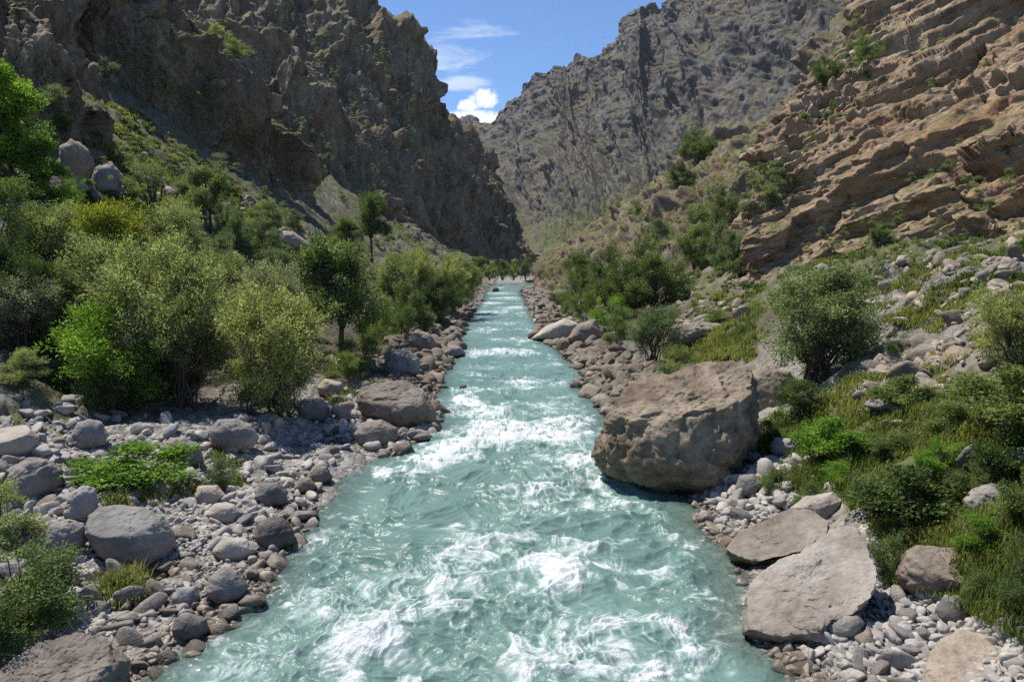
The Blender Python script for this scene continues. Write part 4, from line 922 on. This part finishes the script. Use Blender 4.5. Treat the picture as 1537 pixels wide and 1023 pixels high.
PROTO = {}
def build_protos():
    MAT['bark'] = bark_mat()
    S = dict(
        willow=[dict(seed=s, lobes=13, clumps=250, per=100, L=.027, W=.0095, cr=.062, stems=4, z0=.14, trunk_r=.014, hole=.52, spray=1.7, fat=1.1) for s in (1, 2, 3)],
        tree=[dict(seed=s, lobes=12, clumps=220, per=120, L=.026, W=.014, cr=.068, spray=1.1, fat=1.1, stems=1, z0=.2, solo=True, trunk_r=.022, hole=.2) for s in (11, 12)],
        round=[dict(seed=s, lobes=14, clumps=280, per=125, L=.025, W=.0125, cr=.068, spray=1.1, stems=4, z0=.05, trunk_r=.014, hole=.08, spread=.36, fat=1.25) for s in (21, 22)],
        dense=[dict(seed=s, lobes=16, clumps=400, per=130, L=.025, W=.0115, cr=.066, stems=5, z0=.06, trunk_r=.014, hole=.02, spread=.38, fat=1.25, spray=1.1) for s in (25,)],
        poplar=[dict(seed=s, lobes=10, clumps=150, per=200, L=.024, W=.015, cr=.075, stems=1, z0=.1, solo=True, trunk_r=.018, spread=.22, upright=.6, cone=.5) for s in (31,)],
        shrub=[dict(seed=s, lobes=11, clumps=120, per=110, L=.036, W=.014, cr=.085, spray=1.5, stems=5, z0=.02, trunk_r=.012, hole=.2, upright=.25) for s in (41, 42, 43)],
        leafy=[dict(seed=s, lobes=10, clumps=110, per=85, L=.042, W=.026, cr=.11, stems=6, z0=.0, trunk_r=.008, hole=.15, upright=.2) for s in (51, 52)],
        sparse=[dict(seed=s, lobes=7, clumps=50, per=90, L=.03, W=.011, cr=.09, stems=2, z0=.25, trunk_r=.02, hole=.4) for s in (61,)],
        tiny=[dict(seed=s, lobes=6, clumps=34, per=60, L=.07, W=.035, cr=.14, stems=3, z0=.0, trunk_r=.012, hole=.1) for s in (71, 72)])
    for k, ls in S.items():
        PROTO[k] = []
        for a in ls:
            (tv, tf), (lv, lf, lt) = plant_proto(**a)
            PROTO[k].append((mesh_np('stems', tv, tf, MAT['bark'], True), mesh_np('leaves', lv, lf, None, False, {'tint': lt})))
            PROTO[k][-1][1].materials.append(None)
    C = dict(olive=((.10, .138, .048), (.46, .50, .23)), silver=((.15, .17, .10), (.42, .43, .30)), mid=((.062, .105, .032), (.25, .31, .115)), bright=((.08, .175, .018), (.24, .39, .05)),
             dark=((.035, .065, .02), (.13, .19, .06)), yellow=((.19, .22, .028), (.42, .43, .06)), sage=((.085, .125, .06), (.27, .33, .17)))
    for k, (a, b) in C.items(): MAT['leaf_' + k] = leaf_mat('leaf_' + k, a, b)

PLANTS = [  # kind, colour, left, right, top, base (pixels), distance or None, name, label, group
 # shingle bank and the slope over it
 ('poplar', 'bright', -28, 74, 92, 330, 37, 'poplar_tree', 'bright green upright poplar at the edge of the dark outcrop', None),
 ('poplar', 'bright', 20, 100, 205, 330, 36, 'poplar_tree', 'shorter bright green poplar pressed against the tall one', None),
 ('shrub', 'bright', 80, 128, 262, 325, 40, 'shrub', 'small bright green shrub at the foot of the dark leaning block', None),
 ('round', 'mid', -60, 60, 265, 420, 32, 'shrub', 'tall mid green thicket shrub below the bright poplar', None),
 ('willow', 'olive', 20, 135, 300, 440, 31, 'shrub', 'olive shrub between the bright poplar and the yellow green tree', None),
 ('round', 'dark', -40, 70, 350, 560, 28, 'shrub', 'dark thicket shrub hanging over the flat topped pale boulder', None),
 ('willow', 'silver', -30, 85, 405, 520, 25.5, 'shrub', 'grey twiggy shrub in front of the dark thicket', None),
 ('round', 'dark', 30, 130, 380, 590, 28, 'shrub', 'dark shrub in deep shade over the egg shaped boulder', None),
 ('tree', 'yellow', 124, 228, 300, 470, 31, 'tree', 'yellow green tree standing highest above the willows', None),
 ('willow', 'olive', 90, 235, 350, 570, 28.5, 'willow_tree', 'olive willow behind the bright green bush tree', None),
 ('willow', 'olive', 165, 345, 345, 612, 26.5, 'willow_tree', 'large olive willow with dark forked stems on the shingle bank', None),
 ('willow', 'olive', 215, 350, 430, 620, 25.5, 'willow_tree', 'lower leaning willow in front of the large forked willow', None),
 ('shrub', 'bright', 76, 245, 448, 618, 24.5, 'bush', 'bright green bush tree over the shingle at the foot of the willows', None),
 ('willow', 'olive', 335, 500, 420, 622, 25.5, 'willow_tree', 'grey olive willow with a leaning bare stem nearest the river', None),
 ('willow', 'silver', 345, 465, 392, 520, 29, 'willow_tree', 'silvery willow behind the leaning grey olive one', None),
 ('shrub', 'olive', 330, 420, 530, 625, 25, 'bush', 'low olive bush at the foot of the leaning willow', None),
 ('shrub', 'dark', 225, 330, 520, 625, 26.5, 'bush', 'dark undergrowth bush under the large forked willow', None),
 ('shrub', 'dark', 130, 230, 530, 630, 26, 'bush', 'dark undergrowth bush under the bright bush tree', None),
 ('shrub', 'mid', 395, 470, 540, 612, 29, 'bush', 'mid green bush between the grey willow and the green tree', None),
 ('tree', 'mid', 442, 582, 356, 548, 38, 'tree', 'fresh green tree with a dark trunk standing alone by the bank bend', None),
 ('tree', 'mid', 420, 500, 395, 540, 42, 'tree', 'green tree half hidden behind the fresh green one', None),
 ('shrub', 'mid', 488, 548, 525, 592, 33, 'bush', 'fresh green bush under the lone green tree', None),
 ('shrub', 'mid', 530, 575, 470, 530, 40, 'bush', 'dark green bush beside the trunk of the lone green tree', None),
 ('tree', 'mid', 530, 586, 286, 380, 88, 'tree', 'dark green tree rising above the riverside scrub at the cliff foot', None),
 ('tree', 'mid', 500, 540, 325, 385, 86, 'tree', 'small green tree next to the dark tree at the cliff foot', None),
 ('willow', 'olive', 560, 622, 375, 470, 62, 'riverside_shrub', 'olive riverside shrub next to the lone green tree', 'x'),
 ('willow', 'olive', 600, 665, 372, 462, 70, 'riverside_shrub', 'tallest olive riverside shrub in the row under the scree', 'x'),
 ('round', 'olive', 640, 712, 378, 455, 80, 'riverside_shrub', 'olive shrub at the far end of the riverside row', 'x'),
 ('round', 'mid', 575, 640, 420, 490, 56, 'riverside_shrub', 'green rounded shrub at the front of the riverside row', 'x'),
 ('round', 'dark', 630, 690, 410, 472, 68, 'riverside_shrub', 'dark green shrub hanging over the far rubble bank', 'x'),
 ('round', 'olive', 560, 610, 400, 470, 66, 'riverside_shrub', 'dusty shrub filling the middle of the riverside row', 'x'),
 ('shrub', 'mid', 590, 628, 452, 492, 48, 'bush', 'bright low bush among rubble in front of the riverside row', None),
 ('shrub', 'mid', 622, 656, 455, 485, 56, 'bush', 'small green bush on the rubble at the bend', None),
 ('sparse', 'sage', 200, 265, 236, 335, None, 'small_tree', 'thin sparse tree with a crooked dark trunk on the green slope', None),
 ('tree', 'sage', 282, 350, 246, 350, None, 'small_tree', 'leafy grey green tree midway up the green slope', None),
 ('round', 'sage', 318, 372, 305, 385, None, 'shrub', 'dense grey green shrub below the leafy slope tree', None),
 ('round', 'sage', 355, 425, 325, 410, None, 'shrub', 'broad grey green shrub above the silvery willow', None),
 ('shrub', 'sage', 300, 360, 345, 410, None, 'shrub', 'low shrub between the slope trees and the willows', None),
 ('shrub', 'sage', 308, 342, 228, 262, None, 'shrub', 'small shrub high on the green slope against the cliff', None),
 ('shrub', 'sage', 425, 455, 312, 342, None, 'shrub', 'small shrub at the lowest corner of the shaded cliff', None),
 ('shrub', 'sage', 55, 105, 122, 165, None, 'shrub', 'pale shrub growing on the dark outcrop', None),
 ('shrub', 'dark', 75, 118, 160, 200, None, 'shrub', 'dark shrub under the pale one on the outcrop', None),
 ('round', 'mid', 125, 172, 182, 228, None, 'shrub', 'round green shrub at the top of the green slope', None),
 ('shrub', 'sage', 115, 150, 92, 125, None, 'shrub', 'shrub in the cleft between outcrop and cliff', None),
 ('shrub', 'sage', 142, 178, 85, 118, None, 'shrub', 'feathery shrub at the foot of the dark cliff', None),
 ('shrub', 'olive', 300, 345, 35, 75, None, 'shrub', 'shrub growing from the sunlit cliff crest', None),
 ('shrub', 'olive', 335, 375, 55, 90, None, 'shrub', 'lower shrub growing from the sunlit cliff crest', None),
 ('shrub', 'sage', 240, 300, 330, 400, None, 'shrub', 'grey shrub behind the large forked willow', None),
 ('leafy', 'bright', 124, 290, 664, 758, 17.6, 'bush', 'bright leafy bush growing out of the shingle', None),
 ('shrub', 'sage', 302, 364, 676, 732, 18.6, 'bush', 'small dusty bush beside the bright leafy bush', None),
 ('shrub', 'mid', -60, 142, 800, 1010, 11.8, 'bush', 'fine leaved bush at the near corner of the shingle', None),
 ('shrub', 'olive', -60, 60, 720, 860, 13.5, 'bush', 'dull grey green bush behind the fine leaved corner bush', None),
 ('shrub', 'dark', -90, 80, 880, 1060, 10.4, 'bush', 'dark bush filling the near corner beside the cracked boulder', None),
 ('shrub', 'sage', 150, 205, 215, 258, None, 'shrub', 'grey green shrub just under the round one on the slope', None),
 ('shrub', 'mid', 255, 300, 262, 300, None, 'shrub', 'green shrub between the two leafy slope trees', None),
 ('round', 'sage', 375, 430, 300, 350, None, 'shrub', 'rounded shrub low on the slope near the cliff corner', None),
 ('shrub', 'mid', 160, 215, 262, 312, None, 'shrub', 'green shrub above the yellow green tree', None),
 ('willow', 'olive', 225, 320, 300, 420, 36, 'shrub', 'airy olive shrub behind the large forked willow', None),
 ('willow', 'olive', 300, 400, 372, 480, 34, 'shrub', 'airy olive shrub between the silvery willow and the slope', None),
 ('round', 'sage', 390, 470, 372, 440, 46, 'shrub', 'grey green shrub under the slanting grey slab', None),
 ('shrub', 'mid', 470, 530, 352, 400, 72, 'shrub', 'green shrub between the slanting slab and the lone green tree', None),
 ('willow', 'olive', 660, 720, 385, 450, 88, 'riverside_shrub', 'lighter olive shrub leaning to the water at the far scree', 'x'),
 ('shrub', 'mid', 655, 700, 425, 462, 84, 'bush', 'low bright bush on the water side of the far scree', None),
 ('shrub', 'olive', 545, 600, 440, 505, 46, 'bush', 'olive bush on the rubble beside the lone green tree', None),
 ('shrub', 'mid', 500, 560, 500, 560, 36, 'bush', 'leafy low bush between the lone tree and the tall brown boulder', None),
 ('shrub', 'dark', 60, 130, 540, 600, 25.5, 'bush', 'dark bush in the shade at the back of the shingle', None),
 ('shrub', 'olive', 0, 70, 520, 590, 25, 'bush', 'twiggy olive bush in shade over the flat topped boulder', None),
 ('shrub', 'mid', 900, 965, 455, 500, 54, 'bush', 'green bush at the back of the rubble under the scrub', None),
 ('shrub', 'mid', 820, 862, 425, 468, 95, 'bush', 'low bush at the water end of the grassy bank scrub', None),
 ('round', 'sage', 1085, 1135, 352, 420, None, 'shrub', 'shrub squeezed against the nose of the crag', None),
 ('shrub', 'mid', 1300, 1375, 640, 700, 17.5, 'bush', 'green low bush on the grass above the dark leafy bush', None),
 ('leafy', 'mid', 1395, 1470, 600, 665, 18.5, 'bush', 'fresh low bush in the middle of the grassy slope', None),
 ('shrub', 'bright', 1225, 1300, 690, 735, 16.2, 'bush', 'short bright bush over the low pale ledge', None),
 ('shrub', 'mid', 1430, 1500, 690, 740, 15.5, 'bush', 'low green bush beside the rock sunk in tall grass', None),
 ('leafy', 'mid', 1500, 1600, 700, 800, 13.5, 'bush', 'spreading leafy bush at the frame edge below the olive shrub', None),
 ('shrub', 'dark', 1130, 1180, 628, 670, 20.5, 'bush', 'dark low bush pressed against the uphill side of the giant boulder', None),
 ('leafy', 'mid', 1310, 1400, 560, 620, 20.5, 'bush', 'low leafy bush between the big round shrub and the stony fan', None),
 ('shrub', 'bright', 1370, 1450, 655, 700, 17, 'bush', 'spreading bright ground shrub above the dark leafy bush', None),
 ('shrub', 'mid', 1190, 1240, 715, 750, 16, 'bush', 'tiny green bush on the edge of the low pale ledge', None),
 ('leafy', 'bright', 1440, 1510, 770, 830, 12.6, 'bush', 'bright low bush uphill of the dark brown pitted boulder', None),
 ('shrub', 'mid', 838, 872, 440, 480, 78, 'bush', 'pale bush overhanging the river edge at the scrub', None),
 ('shrub', 'mid', 905, 945, 470, 505, 48, 'bush', 'leafy bush behind the rounded brown boulder up the river', None),
 ('shrub', 'mid', 1050, 1110, 460, 500, 44, 'bush', 'green bush over the orange brown bedrock ledge', None),
 # far bend
 ('tree', 'mid', 700, 730, 384, 416, 190, 'distant_bush', 'x', 'bushes lining the far bend of the river'), ('round', 'olive', 722, 748, 390, 416, 205, 'distant_bush', 'x', 'f'), ('round', 'mid', 742, 766, 388, 416, 215, 'distant_bush', 'x', 'f'),
 ('round', 'olive', 760, 782, 388, 416, 225, 'distant_bush', 'x', 'f'), ('round', 'mid', 776, 800, 386, 416, 230, 'distant_bush', 'x', 'f'), ('round', 'dark', 690, 716, 392, 430, 150, 'distant_bush', 'x', 'f'), ('round', 'olive', 705, 726, 402, 428, 165, 'distant_bush', 'x', 'f'),
 # grassy bank
 ('round', 'mid', 928, 1036, 354, 478, 66, 'tree', 'tall dense green tree at the upper end of the riverside scrub', None),
 ('round', 'mid', 843, 905, 375, 468, 84, 'riverside_shrub', 'farthest green shrub of the scrub on the grassy bank', 'y'),
 ('round', 'mid', 880, 950, 368, 475, 76, 'riverside_shrub', 'tall green shrub in the middle of the grassy bank scrub', 'y'),
 ('round', 'dark', 915, 985, 390, 485, 66, 'riverside_shrub', 'dark green shrub at the front of the grassy bank scrub', 'y'),
 ('shrub', 'mid', 855, 900, 430, 478, 64, 'bush', 'light green bush at the water side of the scrub', None),
 ('shrub', 'bright', 888, 950, 440, 490, 58, 'bush', 'bright low bush under the grassy bank scrub', None),
 ('round', 'sage', 1036, 1112, 272, 365, None, 'tree', 'grey green tree highest in the group under the rocky spur', None),
 ('round', 'mid', 1018, 1070, 335, 405, None, 'shrub', 'green shrub in the group under the rocky spur', None),
 ('round', 'sage', 1060, 1120, 330, 405, None, 'shrub', 'broad grey green shrub by the corner of the crag', None),
 ('shrub', 'sage', 965, 1010, 325, 370, None, 'shrub', 'small shrub behind the tall dense green tree', None),
 ('round', 'mid', 1020, 1075, 188, 246, None, 'tree', 'lone green tree on the skyline of the rocky spur', None),
 ('round', 'dark', 998, 1046, 244, 292, None, 'shrub', 'dark shrub below the lone tree on the spur', None),
 ('shrub', 'sage', 940, 968, 300, 330, None, 'shrub', 'small shrub on the crest of the spur over the scrub', None),
 ('shrub', 'mid', 1280, 1322, 48, 100, None, 'shrub', 'green shrub rooted high on the bedded crag', None),
 ('shrub', 'dark', 1215, 1262, 80, 128, None, 'shrub', 'dark shrub at the crag rim against the far mountain', None),
 ('round', 'mid', 1302, 1342, 333, 370, None, 'shrub', 'round bush on a ledge low on the crag', None),
 ('willow', 'sage', 942, 1024, 455, 556, 40, 'bush', 'grey olive bush standing on the rubble before the giant boulder', None),
 ('shrub', 'mid', 984, 1055, 515, 565, 31, 'bush', 'low green bush just behind the giant boulder', None),
 ('dense', 'sage', 1136, 1322, 398, 640, 23.5, 'shrub', 'big round grey green shrub under the crag', None),
 ('shrub', 'dark', 1150, 1250, 560, 640, 22.5, 'bush', 'dark lower growth at the foot of the big round shrub', None),
 ('leafy', 'bright', 1190, 1296, 622, 702, 18.5, 'bush', 'bright green bush in the grass below the big round shrub', None),
 ('shrub', 'mid', 1136, 1192, 700, 745, 17.3, 'bush', 'low green tuft bush by the stones near the giant boulder', None),
 ('leafy', 'dark', 1266, 1436, 694, 822, 14.3, 'bush', 'dark green leafy bush above the largest pale slab', None),
 ('shrub', 'mid', 1298, 1376, 790, 880, 12.8, 'bush', 'feathery bush between the pale slab and the brown pitted boulder', None),
 ('leafy', 'mid', 1440, 1600, 545, 690, 17.5, 'bush', 'leafy green bush at the frame edge on the grassy slope', None),
 ('willow', 'olive', 1450, 1580, 430, 600, 20.5, 'shrub', 'olive shrub on the stony fan at the frame edge', None),
 ('leafy', 'dark', 1460, 1560, 640, 720, 15.5, 'bush', 'dark low bush under the leafy bush at the frame edge', None),
 ('shrub', 'mid', 1440, 1505, 850, 925, 11.4, 'bush', 'small bush crowding the lower side of the brown pitted boulder', None),
 ('shrub', 'dark', 1490, 1600, 790, 930, 11.2, 'bush', 'dark bush at the frame edge above the grey block', None),
 ('shrub', 'sage', 1325, 1362, 495, 545, 22, 'bush', 'small grey bush on the stony fan beside the big round shrub', None),
 ('round', 'mid', 812, 848, 398, 424, 170, 'distant_bush', 'x', 'f'), ('round', 'mid', 830, 862, 392, 428, 150, 'distant_bush', 'x', 'f'), ('round', 'dark', 800, 826, 404, 424, 200, 'distant_bush', 'x', 'f'),
]
def put_plant(kind, colour, l, r, top, base, Y, name, label, group, k):
    cx = (l + r) / 2
    if Y is None:
        p = cast(cx, base - 2); Y = p[1]; x, z = p[0], p[2]
    else:
        x = (cx - CX) / FOC * Y; z = float(zfun(x, Y)); z = max(z, at(cx, base, Y)[2] - .6)
        # the sight line's sideways slope does not depend on the height
        x = at(cx, base, Y)[0]
    for _ in range(60):      # a hidden foot: come nearer until the plant is as tall as it looks
        H = at(cx, top, Y)[2] - z
        if H > .72 * (base - top) / FOC * Y or Y < 9: break
        Y *= .975; x = at(cx, base, Y)[0]; z = max(float(zfun(x, Y)), at(cx, base, Y)[2] - .6)
    H = max(.25, H); W = (r - l) / FOC * Y * 1.1
    tm, lm = PROTO[kind][k % len(PROTO[kind])]
    e = link(name, None, None, (x, Y, z - .03), label=label, category={'distant_bush': 'bush', 'riverside_shrub': 'shrub', 'small_tree': 'tree', 'willow_tree': 'tree', 'poplar_tree': 'tree'}.get(name, name))
    if group: e['group'] = group
    e.rotation_euler = (0, 0, k * 2.399); e.scale = (W, W, H)
    t = link('trunk' if 'tree' in name else 'stems', tm, e)
    c = link('crown' if 'tree' in name else 'foliage', lm, e)
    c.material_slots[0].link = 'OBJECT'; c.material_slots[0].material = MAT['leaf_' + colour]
    return e

def build_plants():
    build_protos()
    for k, p in enumerate(PLANTS):
        p = list(p)
        if p[7] == 'distant_bush': p[8], p[9] = 'small distant bush lining the far bend of the river', 'bushes lining the far bend of the river'
        elif p[9] == 'x': p[9] = 'shrubs in the riverside row under the scree'
        elif p[9] == 'y': p[9] = 'shrubs in the scrub on the grassy bank'
        put_plant(*p, k)
    # scrub too plentiful to count on the rock faces: one object
    VV, FF, TT = [], [], []; n0 = 0
    tv = []
    for me in (q[1] for q in PROTO['tiny']):
        v = np.zeros(len(me.vertices) * 3, F4); me.vertices.foreach_get('co', v); tt = np.zeros(len(me.vertices), F4); me.attributes['tint'].data.foreach_get('value', tt)
        tv.append((v.reshape(-1, 3), tt))
    REG = [([(830,380),(1000,270),(1180,170),(1300,10),(1300,200),(1120,330),(1100,430),(860,430)], 320, .5, 1.7), ([(1130,330),(1300,60),(1537,20),(1537,360),(1330,450),(1150,420)], 190, .25, .8),
           ([(420,20),(560,20),(690,230),(790,380),(690,380),(450,280)], 300, .8, 2.6), ([(150,180),(300,260),(440,330),(460,370),(250,330),(100,300)], 90, .4, 1.2), ([(250,40),(420,150),(420,320),(330,240),(150,60)], 110, .5, 1.7),
           ([(800,380),(880,250),(1000,180),(1000,280),(860,360)], 60, 2., 4.5), ([(590,330),(700,380),(690,392),(560,370)], 170, .6, 2.0), ([(1060,380),(1140,400),(1150,440),(1080,470)], 18, .3, .8)]
    for poly, n, lo, hi in REG:
        p = np.array(poly); c = 0
        while c < n:
            x, y = rng.uniform(p[:, 0].min(), p[:, 0].max()), rng.uniform(p[:, 1].min(), p[:, 1].max())
            if not inpoly(np.array([x]), np.array([y]), poly)[0]: continue
            c += 1; h = cast(x, y)
            if h is None: continue
            v, tt = tv[c % 2]; v = v.reshape(-1, 4, 3); pick = rng.random(len(v)) < min(1, 60 / h[1] + .22)
            v = v[pick].reshape(-1, 3); s = rng.uniform(lo, hi); a = rng.uniform(0, 6.28); co, si = math.cos(a), math.sin(a)
            q = np.stack([v[:, 0] * co - v[:, 1] * si, v[:, 0] * si + v[:, 1] * co, v[:, 2] * .8], 1) * s + h - [0, 0, .1 * s]
            VV.append(q); FF.append(np.arange(len(q)).reshape(-1, 4) + n0); n0 += len(q); TT.append(np.tile(tt.reshape(-1, 4)[pick], 1).ravel())
    link('scrub', mesh_np('scrub', np.concatenate(VV), np.concatenate(FF), MAT['leaf_sage'], False, {'tint': np.concatenate(TT)}), kind='stuff')
    build_grass()

GRASS = [  # polygon, tufts, blade length, spread
 ([(1150,640),(1300,560),(1440,560),(1790,500),(1790,1060),(1600,980),(1400,880),(1310,780),(1270,740),(1140,720)], 13500, .15), ([(1060,500),(1150,440),(1130,540),(1000,545),(1000,520)], 350, .3),
 ([(1180,690),(1290,690),(1290,740),(1200,740)], 300, .38), ([(1160,440),(1180,380),(1248,360),(1400,335),(1537,290),(1790,200),(1790,420),(1537,440),(1400,500),(1320,480)], 4600, .2), ([(1040,440),(1140,400),(1180,470),(1100,540),(1040,540)], 500, .3), ([(1120,690),(1180,640),(1200,720),(1150,740)], 120, .3),
 ([(160,880),(200,860),(205,905),(170,910)], 45, .36), ([(120,700),(300,700),(310,750),(150,760)], 110, .3), ([(310,680),(360,690),(350,740)], 40, .25),
 ([(-260,330),(-100,300),(100,320)], 300, .3), ([(110,140),(210,170),(330,258),(450,335),(470,400),(350,420),(100,320)], 3400, .36), ([(490,560),(560,540),(550,600),(500,610)], 120, .4), ([(560,480),(640,470),(600,520),(560,530)], 120, .45)]
def build_grass():
    P, Ls = [], []
    for poly, n, ln in GRASS:
        p = np.array(poly); px = rng.uniform(p[:, 0].min(), p[:, 0].max(), n * 5); py = rng.uniform(p[:, 1].min(), p[:, 1].max(), n * 5)
        m = inpoly(px, py, poly); px, py = px[m][:n], py[m][:n]
        if py.min() > 430: G = drop(px, py)
        else:
            G = [hit_ground(a, b) for a, b in zip(px, py)]; G = np.array([q for q in G if q is not None and q[1] < 110])
        keep = fbm(G, .55, 301, 3) > (-.34 if py.min() > 430 else -.06)
        P.append(G[keep]); Ls.append(np.full(keep.sum(), ln))
    P = np.concatenate(P); Ls = np.concatenate(Ls)
    nb = 26; n = len(P)
    c = np.repeat(P, nb, 0); L = np.repeat(Ls, nb) * rng.uniform(.45, 1.2, n * nb)
    c = c + rng.normal(size=c.shape) * [.13, .13, 0]
    a = rng.uniform(0, 6.28, n * nb); lean = rng.uniform(.15, .8, n * nb)
    d = np.stack([np.cos(a) * lean, np.sin(a) * lean, np.ones_like(a)], 1); d /= np.linalg.norm(d, axis=1, keepdims=True)
    s = np.stack([-np.sin(a), np.cos(a), 0 * a], 1); w = (.005 + .0005 * c[:, 1])[:, None]
    b0, b1 = c - s * w - [0, 0, .04], c + s * w - [0, 0, .04]; m = c + d * (L * .6)[:, None]; t = c + d * L[:, None] + np.stack([np.cos(a), np.sin(a), -.6 + 0 * a], 1) * (L * .22)[:, None]
    V = np.stack([b0, b1, m + s * w * .7, t, m - s * w * .7], 1).reshape(-1, 3)
    i = np.arange(n * nb)[:, None] * 5
    Fc = np.concatenate([i + [0, 1, 2, 4], i + [4, 2, 3, 3]], 0)
    tri = np.concatenate([np.concatenate([i + [0, 1, 2], i + [0, 2, 4]]), i + [4, 2, 3]])
    tt = np.repeat(np.clip(np.repeat(.5 + .9 * fbm(P, .4, 311, 3), nb) + rng.normal(size=n * nb) * .2, 0, 1), 5)
    MAT['leaf_grass'] = leaf_mat('leaf_grass', (.06, .105, .022), (.24, .25, .08), .5)
    link('grass', mesh_np('grass', V, tri, MAT['leaf_grass'], False, {'tint': tt}), kind='stuff')
build_mats(); build_camera(); build_light()
build_faces()
BVH = BVHTree.FromPolygons(np.concatenate(COARSE_V).tolist(), np.concatenate(COARSE_F).tolist())
build_ground(); build_river()
build_stones()
build_plants(); build_haze()
